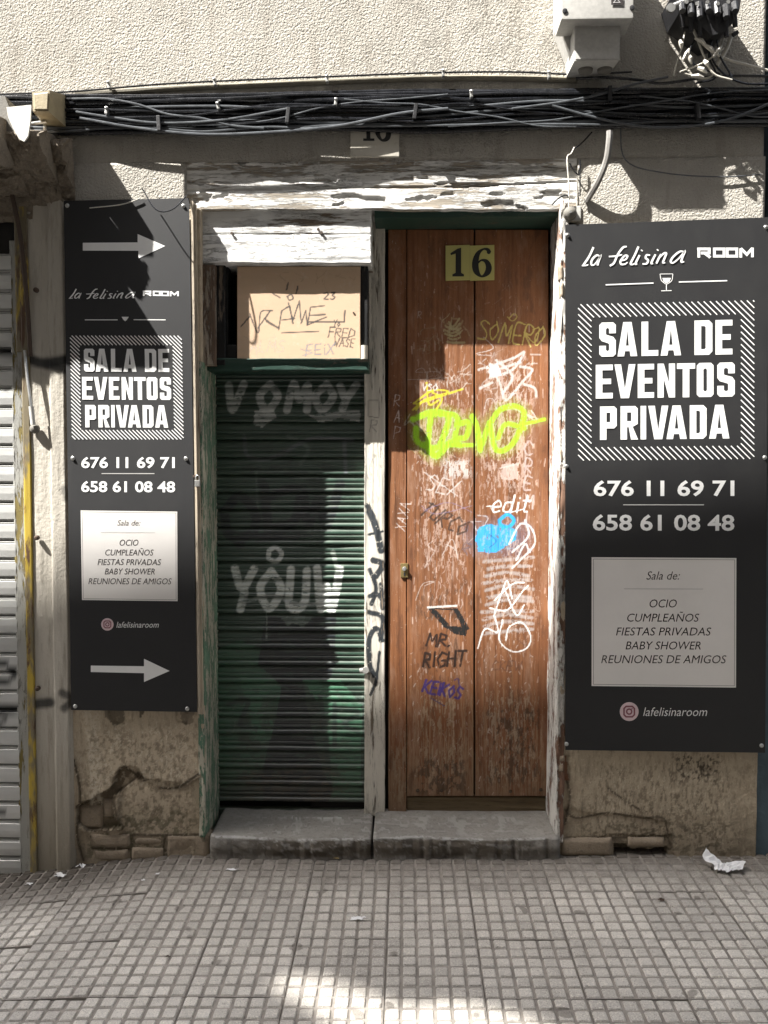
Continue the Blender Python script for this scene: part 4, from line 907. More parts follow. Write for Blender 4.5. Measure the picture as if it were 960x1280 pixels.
# ---- number 16 plate on the door
pl16 = thing('number_plate', 'yellow house number plate 16 high on the brown door', 'sign', P(587, 350, DY - .006))
mb = MB()
for (a, b) in ((557, 587.3), (587.6, 618)):
    q = [P(a, 307, DY - .007), P(b, 306, DY - .007), P(b, 350, DY - .007), P(a, 351, DY - .007)]
    mb.prism([(v[0], v[2]) for v in q][::-1], DY - .007, DY - .0035)
mb.obj('plate', M['yellow'], pl16)
yy = DY - .0078; mb = MB()
flat(mb, [(571.5, 311), (576.5, 309.5), (576.5, 341), (580, 343), (580, 345.5), (565.5, 345.5), (565.5, 343), (569.5, 341), (569.5, 317), (563.5, 319), (563, 316.5)], yy)
mb.obj('digit', M['blackpaint'], pl16)
mb = MB(); ribbon(mb, sm([(612.5, 315.5, 4), (609.5, 312, 4), (604, 311.5, 2.4), (597.5, 317, 5.5), (594.2, 328, 8), (595.5, 339, 7.5), (602, 345.5, 2.6), (609, 341, 6.8), (611, 334, 7.4), (608, 327, 5.5), (602, 325.2, 2.4), (597, 329, 2.2)], 6), yy)
mb.lathe([(.0085, 0), (.0085, -.0003)], P(611, 315, yy), n=14); mb.obj('digit', M['blackpaint'], pl16)

# ---- old tile number above the beam, mostly behind the cables
tl = thing('number_tile', 'old glazed house number tile half hidden under the cables', 'sign', P(468, 193, 0))
mb = MB(); a = P(438, 196, -.012); b = P(499, 152, -.012); mb.box(a[0], b[0], -.012, .012, a[2], b[2], .002); mb.obj('tile', M['enamel'], tl)
mb = MB(); yy = -.0128; flat(mb, [(458, 152), (463, 150), (463, 173), (468, 173), (468, 176), (454, 176), (454, 173), (458, 173)], yy); mb.obj('digit', M['blackpaint'], tl)
mb = MB(); ribbon(mb, sm([(480, 150, 4), (474, 156, 6), (472, 166, 6), (477, 175, 3), (484, 173, 6), (485.5, 165, 6), (481, 159, 3), (475, 161, 3)], 5), yy); mb.obj('digit', M['blackpaint'], tl)

# ---- plywood over the light
cv = Canvas(290, 325, 456, 455)
BK = (.045, .04, .04)
for st in ([(301, 408), (312, 395), (308, 400)], [(312, 392), (318, 408), (323, 415), (326, 390), (340, 388)], [(322, 410), (338, 388), (332, 400), (348, 410), (330, 398)], [(348, 412), (352, 388), (362, 382), (366, 404)], [(352, 400), (368, 398)], [(360, 378), (366, 400), (374, 376), (376, 400)], [(376, 404), (382, 388), (384, 406)], [(405, 382), (388, 384), (384, 406), (408, 396)], [(386, 394), (406, 393)], [(352, 416), (398, 414)], [(386, 402), (430, 402), (431, 388)], [(340, 366), (350, 372)], [(360, 353), (358, 362)], [(372, 358), (370, 367)], [(359, 370), (364, 368), (366, 373), (361, 375), (359, 370)]):
    cv.stroke(st, 1.7, BK, .9, smooth=len(st) > 4)
hand(cv, '23', 404, 374, 9, 1.1, BK, 1.7); hand(cv, 'Yo', 416, 408, 8, .8, BK, 1.2); hand(cv, 'FRED', 410, 421, 12, .85, BK, 1.4, ang=2); hand(cv, 'WASE', 416, 432, 10, .75, BK, 1.3, ang=4)
hand(cv, 'FEiX', 382, 444, 13, 1.0, (.26, .25, .27), 1.5, ang=-3); cv.stroke([(376, 436), (390, 441), (378, 444)], 1.2, (.3, .29, .3), .8, smooth=False); hand(cv, 'ALMS', 312, 440, 14, .9, (.42, .38, .35), 1.0, alpha=.6)
scribble(cv, 310, 420, 350, 445, 14, (.4, .35, .32), .8, .5); scribble(cv, 300, 335, 448, 352, 16, (.3, .2, .12), 1, .4)
bd = thing('plywood_board', 'marker scrawled plywood board under the white lintel above the shutter', 'board', P(373, 448, .088))
hgrid('board', 296.5, 450.5, 333, 449, 0.080, bd, M['ply'], .003, .01, lambda X, Z: (fb(X * 3, Z * 3, 2) - .5) * .004, cv)
MB().lathe([(.004, 0), (.004, -.002)], P(442, 391, .078), n=8).obj('nail', M['rust'], bd)

# ================================================================== POSTERS
PY = -0.026
from mathutils.geometry import tessellate_polygon
def glyph(ch, w):
    "condensed block capital, 1 high and w wide: outline and holes"
    t, h, c = .195, .165, .075
    s_ = w / 2 - .62 * t
    if ch in 'OD':
        o = [(c, 0), (w - c, 0), (w, c), (w, 1 - c), (w - c, 1), (c, 1), (0, 1 - c), (0, c)] if ch == 'O' else [(0, 0), (w - c * 1.3, 0), (w, c * 1.3), (w, 1 - c * 1.3), (w - c * 1.3, 1), (0, 1)]
        k = .035; return [o, [(t + (k if ch == 'O' else 0), h), (w - t - k, h), (w - t, h + k), (w - t, 1 - h - k), (w - t - k, 1 - h), (t + (k if ch == 'O' else 0), 1 - h), (t, 1 - h - (k if ch == 'O' else 0)), (t, h + (k if ch == 'O' else 0))]]
    if ch == 'P': return [[(0, 0), (t, 0), (t, .34), (w - c, .34), (w, .34 + c), (w, 1 - c), (w - c, 1), (0, 1)], [(t, .53), (w - t, .53), (w - t, .81), (t, .81)]]
    if ch == 'R': return [[(0, 0), (t, 0), (t, .37), (t + .05, .37), (w - t * 1.03, 0), (w + .01, 0), (w - .15, .38), (w, .37 + c + .02), (w, 1 - c), (w - c, 1), (0, 1)], [(t, .55), (w - t, .55), (w - t, .81), (t, .81)]]
    if ch == 'E': return [[(0, 0), (w, 0), (w, h), (t, h), (t, .425), (w - .05, .425), (w - .05, .585), (t, .585), (t, 1 - h), (w, 1 - h), (w, 1), (0, 1)]]
    if ch == 'L': return [[(0, 0), (w, 0), (w, h), (t, h), (t, 1), (0, 1)]]
    if ch == 'T': a = (w - t) / 2; return [[(a, 0), (a + t, 0), (a + t, 1 - h), (w, 1 - h), (w, 1), (0, 1), (0, 1 - h), (a, 1 - h)]]
    if ch == 'I': return [[(0, 0), (w, 0), (w, 1), (0, 1)]]
    if ch == 'N': t *= .93; return [[(0, 0), (t, 0), (t, .56), (w - t, 0), (w, 0), (w, 1), (w - t, 1), (w - t, .44), (t, 1), (0, 1)]]
    if ch == 'V': return [[(s_, 0), (w - s_, 0), (w, 1), (w - t, 1), (w / 2, .27), (t, 1), (0, 1)]]
    if ch == 'A': return [[(0, 0), (t, 0), (t + .15 * s_, .15), (w - t - .15 * s_, .15), (w - t, 0), (w, 0), (w - s_, 1), (s_, 1)], [(t + .31 * s_, .31), (w - t - .31 * s_, .31), (w / 2, .78)]]
    if ch == 'S': return [[(0, c), (c, 0), (w - c, 0), (w, c), (w, .47), (w - c, .575), (t + .02, .635), (t, .66), (t, .80), (t + .03, .835), (w - t - .03, .835), (w - t, .80), (w - t, .68), (w, .68), (w, 1 - c), (w - c, 1), (c, 1), (0, 1 - c), (0, .55), (c, .455), (w - t - .02, .385), (w - t, .36), (w - t, .20), (w - t - .03, .165), (t + .03, .165), (t, .20), (t, .32), (0, .32)]]
def block(mb, ch, x0, x1, y0, y1, yy, mapf, slope=0.0):
    H = y1 - y0; pl_ = glyph(ch, (x1 - x0) / H)
    tri = tessellate_polygon([[Vector((a, b, 0)) for a, b in q] for q in pl_])
    pts = [p for q in pl_ for p in q]
    mb.add([P(*mapf(x0 + a * H, y1 - b * H), yy) for a, b in pts], [tuple(t_) for t_ in tri])
def script_la(mb, mapf, yy, bold=1.0):
    "brush lettering 'la felisina' in right-poster pixels"
    S3 = 3.43
    def q(pts): return [(680 + a / S3, 260 + b / S3, w * bold / S3) for a, b, w in pts]
    L = [
     [(212, 168, 9), (195, 205, 9), (172, 240, 9), (164, 248, 4), (180, 246, 6), (190, 243, 4)],
     [(238, 206, 5), (225, 203, 8), (206, 222, 9), (203, 242, 8), (215, 243, 6), (230, 225, 6), (243, 205, 8), (234, 228, 9), (229, 246, 9)],
     [(355, 165, 6), (338, 170, 9), (316, 200, 9), (300, 235, 9), (282, 248, 8)], [(278, 208, 6), (308, 206, 7), (335, 200, 5)],
     [(332, 226, 5), (350, 220, 7), (358, 206, 8), (345, 205, 8), (328, 228, 9), (332, 241, 8), (348, 240, 6), (358, 232, 5)],
     [(405, 165, 9), (390, 200, 9), (372, 236, 9), (378, 242, 7), (388, 238, 4)],
     [(410, 202, 8), (398, 225, 9), (392, 240, 8), (400, 240, 5)], [(418, 184, 9), (421, 180, 9)],
     [(455, 202, 6), (440, 202, 8), (436, 214, 9), (446, 224, 9), (440, 238, 8), (422, 240, 6)],
     [(478, 199, 8), (466, 222, 9), (460, 237, 8), (468, 238, 5)], [(486, 182, 9), (489, 178, 9)],
     [(502, 198, 8), (490, 220, 9), (482, 238, 8)], [(490, 218, 5), (512, 196, 8), (524, 195, 9), (516, 217, 9), (510, 234, 8), (520, 234, 5)],
     [(602, 187, 5), (582, 187, 8), (556, 207, 9), (543, 228, 9), (553, 235, 7), (578, 216, 6), (604, 186, 8), (594, 210, 9), (589, 230, 9), (601, 230, 5)]]
    for k, st in enumerate(L): ribbon(mb, sm(q(st), 5), yy - .00008 * k, mapf=mapf)
def room(mb, mapf, yy):
    k = 0
    def st(pts, w=3.4, closed=False):
        nonlocal k; ribbon(mb, pts, yy - .00008 * k, w, closed, mapf=mapf); k += 1
    y0, y1 = 311.2, 320.2
    st([(871.5, y0), (886.5, y0), (886.5, 316.3), (876, 316.3)]); st([(873.5, 313), (873.5, 322)]); st([(880, 316), (888, 321.8)])
    for x in (893, 909): st([(x, y0), (x + 12, y0), (x + 12, y1), (x, y1)], closed=True)
    st([(926, 322), (926, 310.5)]); st([(926, 310.5), (933.5, 318), (940.5, 310.2)]); st([(940.5, 309.5), (940.5, 321.5)])
def digits(mb, mat, parent):
    "every digit of a number is a piece of its own"
    par = list(range(len(mb.v)))
    def f(a):
        while par[a] != a: par[a] = par[par[a]]; a = par[a]
        return a
    for fc in mb.f:
        for a in fc[1:]: par[f(a)] = f(fc[0])
    gr = {}
    for fc in mb.f: gr.setdefault(f(fc[0]), []).append(fc)
    for g_ in gr.values():
        ids = sorted({a for fc in g_ for a in fc}); mp = {a: i for i, a in enumerate(ids)}; m2 = MB(); m2.add([mb.v[a] for a in ids], [tuple(mp[a] for a in fc) for fc in g_]); m2.obj('digit', mat, parent)
def poster(which):
    if which == 'R':
        corner = [(706.5, 281), (961, 271.5), (956.5, 941), (706.5, 937.5)]
        mapf = lambda a, b: (a, b); mapT = mapf
        o = thing('wall_sign', 'large black event room sign screwed to the wall right of the brown door', 'sign', P(830, 940, 0))
    else:
        corner = [(79.5, 251), (236.5, 247.5), (246.5, 890), (89, 887.5)]
        mapf = lambda a, b: (104 + (a - 748) * .64 + (b - 403) * .010, 437 + (b - 403) * .667)
        o = thing('wall_sign', 'narrow black event room sign with two white arrows left of the shutter', 'sign', P(165, 888, 0))
    # panel with a soft buckle
    n = 24; m = 60
    c = [np.array(v, float) for v in corner]
    def surf(u, v):
        p = (c[0] * (1 - u) + c[1] * u) * (1 - v) + (c[3] * (1 - u) + c[2] * u) * v; return p
    V = []
    for layer in (0, 1):
        for j in range(m + 1):
            for i in range(n + 1):
                u, v = i / n, j / m; p = surf(u, v)
                y = PY + .0022 * layer + (.0006 * math.sin(u * 5 + v * 3) if layer == 0 else 0)
                V.append(P(p[0], p[1], y))
    N0 = (n + 1) * (m + 1); idx = lambda l, i, j: l * N0 + j * (n + 1) + i
    Fc = []
    for j in range(m):
        for i in range(n):
            Fc.append((idx(0, i, j), idx(0, i, j + 1), idx(0, i + 1, j + 1), idx(0, i + 1, j))); Fc.append((idx(1, i, j), idx(1, i + 1, j), idx(1, i + 1, j + 1), idx(1, i, j + 1)))
    for i in range(n): Fc += [(idx(0, i, 0), idx(0, i + 1, 0), idx(1, i + 1, 0), idx(1, i, 0)), (idx(0, i, m), idx(1, i, m), idx(1, i + 1, m), idx(0, i + 1, m))]
    for j in range(m): Fc += [(idx(0, 0, j), idx(1, 0, j), idx(1, 0, j + 1), idx(0, 0, j + 1)), (idx(0, n, j), idx(0, n, j + 1), idx(1, n, j + 1), idx(1, n, j))]
    link('panel', mesh('panel', V, Fc, True), o, M['vinyl']).data.set_sharp_from_angle(angle=.6)
    yy = PY - .0012
    D = lambda nm, mt, fn: (lambda mb: (fn(mb), mb.obj(nm, mt, o)))(MB())
    S_ = -.028 if which == 'R' else -.006      # sheared rows
    sh = lambda a, b: mapf(a, b)
    if which == 'R':
        rows = lambda a, b: (a, b - (a - 830) * (.030 - .045 * (b - 280) / 660.0))
        head = lambda a, b: (a, b)
        num = lambda a, b: (a, b)
    else:
        rows = lambda a, b: (mapf(a, b)[0], mapf(a, b)[1] + (mapf(a, b)[0] - 160) * .004)
        head = lambda a, b: (86.5 + (a - 728) * .640 + 0, 360.5 + (b - 308) * .52 + (a - 728) * .013)
    def big(mb):
        for word, y0, y1 in (((('S', 237, 308), ('A', 315, 400), ('L', 418, 490), ('A', 500, 588), ('D', 645, 722), ('E', 735, 808)), 401.5, 444.5), ((('E', 222, 295), ('V', 302, 392), ('E', 402, 472), ('N', 487, 562), ('T', 570, 648), ('O', 655, 727), ('S', 743, 818)), 454.5, 497.0), ((('P', 240, 312), ('R', 328, 402), ('I', 414, 438), ('V', 447, 533), ('A', 525, 612), ('D', 625, 697), ('A', 708, 795)), 507.0, 549.0)):
            for k, (ch, a, b) in enumerate(word): D('letter', M['print'], lambda mb: block(mb, ch, 680 + a / 3.43, 680 + b / 3.43, y0, y1, yy, rows))
    big(None)
    D('lettering', M['print'], lambda mb: script_la(mb, head, yy, 1.0 if which == 'R' else 1.0))
    D('lettering', M['print'], lambda mb: room(mb, head, yy))
    def hatch(mb):
        x0, x1, y0, y1 = (722.5, 943, 378, 575) if which == 'R' else (88.5, 228.5, 419.5, 549.5)
        bw = 17 if which == 'R' else 12; pit = 7.7 if which == 'R' else 4.9; wd = 1.25 if which == 'R' else 1.15
        mf = rows if which == 'R' else (lambda a, b: (a + (b - 485) * .018, b))
        k = -(y1 - y0)
        while k < x1 - x0:
            # line x = x0 + k + t, y = y0 + t, cut where it leaves the band
            ts = np.linspace(0, y1 - y0, 600); X = x0 + k + ts; Y = y0 + ts
            ins = (X >= x0) & (X <= x1) & ((X < x0 + bw) | (X > x1 - bw) | (Y < y0 + bw) | (Y > y1 - bw))
            run = None
            for i in range(len(ts)):
                if ins[i] and run is None: run = i
                if run is not None and (not ins[i] or i == len(ts) - 1):
                    if i - run > 4:
                        ribbon(mb, [(X[run], Y[run]), (X[i - 1], Y[i - 1])], yy, wd, mapf=mf)
                    run = None
            k += pit
    D('hatched_border', M['print'], hatch)
    if which == 'R':
        def glass(mb):
            ribbon(mb, [(757, 356), (817, 353.8)], yy, 1.5); ribbon(mb, [(848.5, 352.5), (909, 350.8)], yy, 1.5)
            ribbon(mb, sm([(825, 342.5), (826.5, 350), (830, 353.5), (833, 355), (836.5, 353.5), (840, 350), (841, 342.3)], 4), yy, .8); ribbon(mb, [(825, 342.5), (841, 342.3)], yy, .7)
            ribbon(mb, [(833, 355), (833, 362.5)], yy, 1.0); ribbon(mb, [(826.5, 363.5), (839.5, 363.2)], yy, .9)
            flat(mb, [(828, 347.5), (838.5, 347.4), (837, 352), (833, 354), (829.5, 352)], yy)
        D('glass_emblem', M['print'], glass)
        mbt = MB(); text_mesh(mbt, '676 11 69 71', 742, 918, 619.5, 18.5, yy, 0, .022, -.001); digits(mbt, M['print'], o)
        mbt = MB(); text_mesh(mbt, '658 61 08 48', 741, 918, 662.5, 19, yy, 0, .022, .002); digits(mbt, M['print'], o)
        D('rule', M['printgrey'], lambda mb: ribbon(mb, [(779, 631), (880, 631)], yy, 1.1))
        D('text_sheet', M['sheet'], lambda mb: flat(mb, [(739.5, 696.5), (920.5, 697.5), (920, 859.5), (739.5, 857.5)], yy))
        D('sheet_line', M['ink'], lambda mb: ribbon(mb, [(741.8, 698.8), (918.4, 699.8), (918, 857.3), (741.8, 855.4)], yy - .0003, .45, True))
        y2 = yy - .0005
        D('text', M['ink'], lambda mb: text_mesh(mb, 'Sala de:', 808, 850, 724.5, 10.5, y2, .28, -.004))
        D('rule', M['printgrey'], lambda mb: ribbon(mb, [(780, 736), (879, 736.3)], y2, .8))
        for tx, a, b, yb in (('OCIO', 812, 846, 759.3), ('CUMPLEAÑOS', 784, 874, 777), ('FIESTAS PRIVADAS', 770, 889, 794.3), ('BABY SHOWER', 782, 876, 811.8), ('REUNIONES DE AMIGOS', 751.5, 908, 829)):
            D('text', M['ink'], lambda mb: text_mesh(mb, tx, a, b, yb, 10.2, y2, .22, -.002, .001))
        D('text', M['print'], lambda mb: text_mesh(mb, 'lafelisinaroom', 804, 884, 895, 11, yy, .25, -.004))
        ic = (786.5, 889.5, 11.8)
        screws = ((709.5, 294), (957.5, 284), (708, 583), (956, 572), (708, 930), (952, 932))
    else:
        D('arrow', M['print'], lambda mb: flat(mb, [(103.5, 303.5), (172, 303), (172, 292.5), (206.5, 307.5), (173, 323), (173, 313.5), (103.5, 313.3)], yy))
        D('arrow', M['print'], lambda mb: flat(mb, [(113.5, 832), (180, 832.8), (180, 823.5), (212, 838.7), (180, 852.5), (180, 841.5), (113.5, 840)], yy))
        def gl(mb):
            ribbon(mb, [(106, 399.8), (147, 399.8)], yy, 1.1); ribbon(mb, [(167, 399.6), (207, 399.8)], yy, 1.1); flat(mb, [(152, 396), (161, 396), (158.5, 400), (156.5, 401.5), (154.5, 400)], yy)
        D('glass_emblem', M['print'], gl)
        mbt = MB(); text_mesh(mbt, '676 11 69 71', 101.5, 218.5, 584.6, 13, yy, 0, .024, 0); digits(mbt, M['print'], o)
        mbt = MB(); text_mesh(mbt, '658 61 08 48', 101.5, 219, 614.6, 13, yy, 0, .024, .003); digits(mbt, M['print'], o)
        D('rule', M['printgrey'], lambda mb: ribbon(mb, [(127, 592), (193, 592)], yy, 1.0))
        D('text_sheet', M['sheet'], lambda mb: flat(mb, [(100.8, 638), (221.5, 639.5), (222, 751.5), (102.5, 750)], yy))
        D('sheet_line', M['ink'], lambda mb: ribbon(mb, [(102.6, 639.8), (219.8, 641.2), (220.2, 749.7), (104.2, 748.3)], yy - .0003, .35, True))
        y2 = yy - .0005
        D('text', M['ink'], lambda mb: text_mesh(mb, 'Sala de:', 146.5, 175.5, 657, 7, y2, .28, -.006))
        D('rule', M['printgrey'], lambda mb: ribbon(mb, [(126, 665.5), (194, 665.8)], y2, .6))
        for tx, a, b, yb in (('OCIO', 149.5, 173, 682), ('CUMPLEAÑOS', 131.5, 192, 694.3), ('FIESTAS PRIVADAS', 122, 201.5, 706.3), ('BABY SHOWER', 131, 193.5, 718), ('REUNIONES DE AMIGOS', 110.5, 214.5, 730.2)):
            D('text', M['ink'], lambda mb: text_mesh(mb, tx, a, b, yb, 7.6, y2, .22, .0, .002))
        D('text', M['print'], lambda mb: text_mesh(mb, 'lafelisinaroom', 145.5, 198.5, 784.5, 7.4, yy, .25, .0))
        ic = (134.2, 780.5, 7.8)
        screws = ((84, 257), (229.5, 257.5), (91, 573), (232.5, 573.5), (94, 883), (234, 886))
    cx, cy, r = ic; circ = lambda rr, nn=28: [(cx + rr * math.cos(6.2832 * k / nn), cy + rr * math.sin(6.2832 * k / nn)) for k in range(nn)]
    D('round_icon', M['pink'], lambda mb: flat(mb, circ(r), yy))
    def ig(mb):
        a = r * .55; c2 = r * .22; pts = [(-a + c2, -a), (a - c2, -a), (a, -a + c2), (a, a - c2), (a - c2, a), (-a + c2, a), (-a, a - c2), (-a, -a + c2)]
        ribbon(mb, [(cx + p, cy + q) for p, q in pts], yy - .0004, r * .17, True); ribbon(mb, circ(r * .27, 16), yy - .0004, r * .16, True); flat(mb, [(cx + r * .30 + .06 * r * a2, cy - r * .30 + .06 * r * b2) for a2, b2 in ((-1, -1), (1, -1), (1, 1), (-1, 1))], yy - .0004)
    D('camera_glyph', M['rose'], ig)
    for (a, b) in screws:
        p = P(a, b, PY); mb = MB(); mb.lathe([(.0085, .001), (.0085, -.001), (.006, -.003), (.0058, -.0055), (.003, -.0065)], p, n=12); mb.box(p[0] - .004, p[0] + .004, PY - .0078, PY - .006, p[2] - .0008, p[2] + .0008)
        mb.obj('screw', M['steel'], o, True)
    # battens behind the panel
    if which == 'R':
        a0, a1 = P(708, 285, 0), P(952, 935, 0)
        mb = MB(); mb.box(a0[0] + .02, a1[0] - .02, PY + .003, -.002, a0[2] - .045, a0[2] - .015); mb.box(a0[0] + .02, a1[0] - .02, PY + .003, -.002, a1[2] + .02, a1[2] + .05); mb.obj('batten', M['batten'], o)
    return o
posterR = poster('R'); posterL = poster('L')
# timber strips beside the narrow sign
tb = thing('timber_strip', 'pale split timber batten between the narrow sign and the shutter jamb', 'batten', P(243, 890, 0))
for (a0, a1, b0, b1, yy, h) in ((238.2, 241.0, 247.5, 250.2, -.024, 251), (241.6, 244.8, 250.8, 254.0, -.016, 255)):
    q = [P(a0, h, yy), P(a1, h, yy), P(b1, 893, yy), P(b0, 893, yy)]
    mb = MB(); mb.prism([(v[0], v[2]) for v in q][::-1], yy, -.001); mb.obj('strip', M['batten'], tb)
# small padlock on the jamb
pk = thing('padlock', 'small silver padlock hanging beside the narrow sign', 'padlock', P(247, 606, -.03))
p = P(247, 604, -.032); mb = MB(); mb.box(p[0] - .011, p[0] + .011, p[1] - .007, p[1] + .007, p[2] - .014, p[2] + .012, .003); mb.obj('lock_body', M['steel'], pk)
mb = MB(); mb.tube(sm([(p[0] - .007, p[1], p[2] + .01), (p[0] - .007, p[1], p[2] + .024), (p[0], p[1], p[2] + .031), (p[0] + .007, p[1], p[2] + .024), (p[0] + .007, p[1], p[2] + .01)], 4), .0025); mb.obj('shackle', M['steel'], pk, True)
mb = MB(); mb.box(p[0] - .02, p[0] + .004, -.030, -.003, p[2] + .022, p[2] + .032, .002); mb.obj('hasp', M['rust'], pk)

# ================================================================== LEFT NEIGHBOUR
nb = thing('neighbour_shopfront', 'neighbouring shopfront with steel roller shutter and grey pilaster at the left edge', 'building', (P(20, 1090)[0], 0, -.08))
cv = Canvas(-60, 420, 120, 1110)
KB = (.012, .013, .013)
cv.stroke([(-20, 440), (20, 442), (45, 452), (60, 453), (84, 449), (100, 446)], 13, KB, .93, .8); cv.stroke([(60, 456), (84, 462)], 12, KB, .85, .9)
cv.stroke([(80, 612), (84, 622)], 10, KB, .6, 1.0); cv.stroke([(-10, 888), (25, 884), (45, 880), (62, 878)], 12, KB, .88, .8); cv.stroke([(78, 866), (90, 874), (80, 885)], 10, KB, .8, .9)
cv.stroke([(0, 828), (16, 838), (14, 848), (-4, 850)], 8, KB, .9, .5); cv.stroke([(-8, 905), (6, 902)], 8, KB, .8, .6); cv.stroke([(-6, 1012), (4, 1014)], 6, KB, .8, .6)
zg = -.25; ztop = P(50, 235)[2]
hgrid('pilaster', 0, 0, 0, 0, -.004, nb, M['pil'], .004, .3, lambda X, Z: -.012 * ss((X - P(66, 700)[0]) / .006) * (1 - ss((X - P(85, 700)[0]) / .006)) + (fb(X * 30, Z * 4, 4) - .5) * .005, cv, world=(P(45, 900)[0], P(88.5, 700)[0] + .0, zg, ztop), stepz=.006)
hgrid('guide_rail', 0, 0, 0, 0, -.010, nb, M['rail'], .004, .2, lambda X, Z: (fb(X * 40, Z * 5, 3) - .5) * .004, world=(P(36, 900)[0], P(44.6, 900)[0], zg, P(30, 240)[2]))
hgrid('guide_rail', 0, 0, 0, 0, .006, nb, M['rail_grey'], .004, .2, None, world=(P(21, 900)[0], P(35.8, 900)[0], zg, P(30, 300)[2]))
hgrid('yellow_panel', 0, 0, 0, 0, -.004, nb, M['rail'], .006, .05, None, world=(P(19, 330)[0], P(36, 330)[0], P(20, 440)[2], P(20, 236)[2]))
sx0, sx1 = -2.2, P(22.5, 900)[0]; zz = P(10, 1094, .01)[2]; k = 0
while zz + k * .0765 < P(10, 330)[2]:
    z0 = zz + k * .0765; k += 1
    pr_ = [(.018, 0), (.018, .006), (.004, .009), (.002, .035), (.004, .062), (.010, .066), (.006, .069), (.018, .0745)]
    nxx = 60; V = []; 
    for p in pr_:
        for i in range(nxx + 1): V.append((sx0 + (sx1 - sx0) * i / nxx, p[0] + .002, z0 + p[1]))
    Fq = [(j * (nxx + 1) + i, j * (nxx + 1) + i + 1, (j + 1) * (nxx + 1) + i + 1, (j + 1) * (nxx + 1) + i) for j in range(len(pr_) - 1) for i in range(nxx)]
    me = mesh('slat', V, Fq); VV = np.array(V); px, py = PX(VV[:, 0], VV[:, 1], VV[:, 2]); at = me.color_attributes.new('paint', 'FLOAT_COLOR', 'POINT'); at.data.foreach_set('color', cv.sample(px, py).ravel().astype(np.float32))
    link('slat', me, nb, M['alu'])
mb = MB(); mb.box(-2.3, sx1, .03, .25, zg, P(10, 200)[2]); mb.obj('dark_backing', M['dark'], nb)  # dark slab stands in for the shade behind the shutter
# cornice and shutter housing: broken, dirty, stands out from the wall
zc0 = P(40, 236, -.1)[2]; zc1 = P(40, 168, -.1)[2]; PYs = -.026
zsh = P(150, 457, PYs)[2] + 2.8 * (.29 + PYs); xsh = P(196, 400, PYs)[0] - 1.9 * (.29 + PYs)
prof2 = [(.0, zc0 - .10), (-.03, zc0 - .02), (-.05, zc0), (-.10, zc0 + .03), (-.12, zc0 + .06), (-.16, zc0 + .07), (-.24, zsh - .04), (-.29, zsh), (-.29, zc1), (0, zc1 + .01)]
def cornice(x0, x1, prof, name, mat, amp=.02, rag=.05):
    n = 110; V = []
    pr_ = sm(prof, 5)
    for i in range(n + 1):
        x = x0 + (x1 - x0) * i / n
        for j, p in enumerate(pr_):
            f = (float(fb(x * 12 + 3, j * .35, 4)) - .5) + .9 * (float(fb(x * 45, j * 1.7, 4)) - .5) + .5 * (float(fb(x * 5, j * .2 + 5, 2)) > .55)
            e = (float(fb(j * .6, 7.7, 3)) - .5) * rag if i == n else 0
            V.append((x + e, p[0] + f * amp * (1 if p[0] < -.01 else 0), p[1] + f * amp * .7))
    m = len(pr_); Fq = [(i * m + j, i * m + j + 1, (i + 1) * m + j + 1, (i + 1) * m + j) for i in range(n) for j in range(m - 1)] + [tuple(range(n * m + m - 1, n * m - 1, -1))]
    return link(name, mesh(name, V, Fq), nb, mat)
addzero(cornice(-2.3, xsh, prof2, 'cornice', M['grime']))
xm = P(50, 200, -.2)[0]
prof4 = [(.0, zc0 - .04), (-.05, zc0 + .02), (-.09, zc0 + .04), (-.15, zc0 + .07), (-.20, zc0 + .12), (-.20, zc1 - .03), (-.12, zc1), (0, zc1 + .01)]
addzero(cornice(xsh - .01, xm, prof4, 'cornice_end', M['grime'], .02, .06))
prof3 = [(.0, zc0 - .02), (-.03, zc0 + .02), (-.06, zc0 + .05), (-.07, zc0 + .09), (-.10, zc0 + .12), (-.10, zc1 - .02), (0, zc1)]
addzero(cornice(xm - .02, P(86, 200, -.04)[0], prof3, 'cornice_end', M['grime'], .02, .08))
# crank rod and latch
rod = thing('shutter_rod', 'thin steel rod hanging on the yellow guide rail of the left shutter', 'rod', P(42, 545, -.04))
mb = MB(); mb.tube(sm([P(31, 438, -.03), P(34, 470, -.035), P(39, 508, -.04)], 5), .0055, 8); mb.obj('rod', M['steel'], rod, True)
mb = MB(); mb.tube([P(39, 508, -.04), P(41.5, 531, -.04)], .010, 10); mb.obj('handle', M['boxgrey'], rod, True)
mb = MB(); mb.lathe([(.020, 0), (.018, -.012), (.008, -.02)], P(44, 536, -.012), n=14); mb.obj('pivot', M['boxdark'], rod, True)
mb = MB(); mb.tube(sm([P(2, 205, -.03), P(14, 240, -.04), P(26, 300, -.035), P(34, 380, -.03), P(38, 445, -.03)], 6), .009, 8); tag(mb.obj('iron_bar', M['rust'], None, True), 'old bent iron bar running down from the left cornice', 'bar')
for (a, b) in ((47, 672), (48, 860), (46, 363)):
    MB().lathe([(.010, .0), (.010, -.012), (.004, -.018)], P(a, b, -.012), n=10).obj('bolt', M['rust'], nb, True)

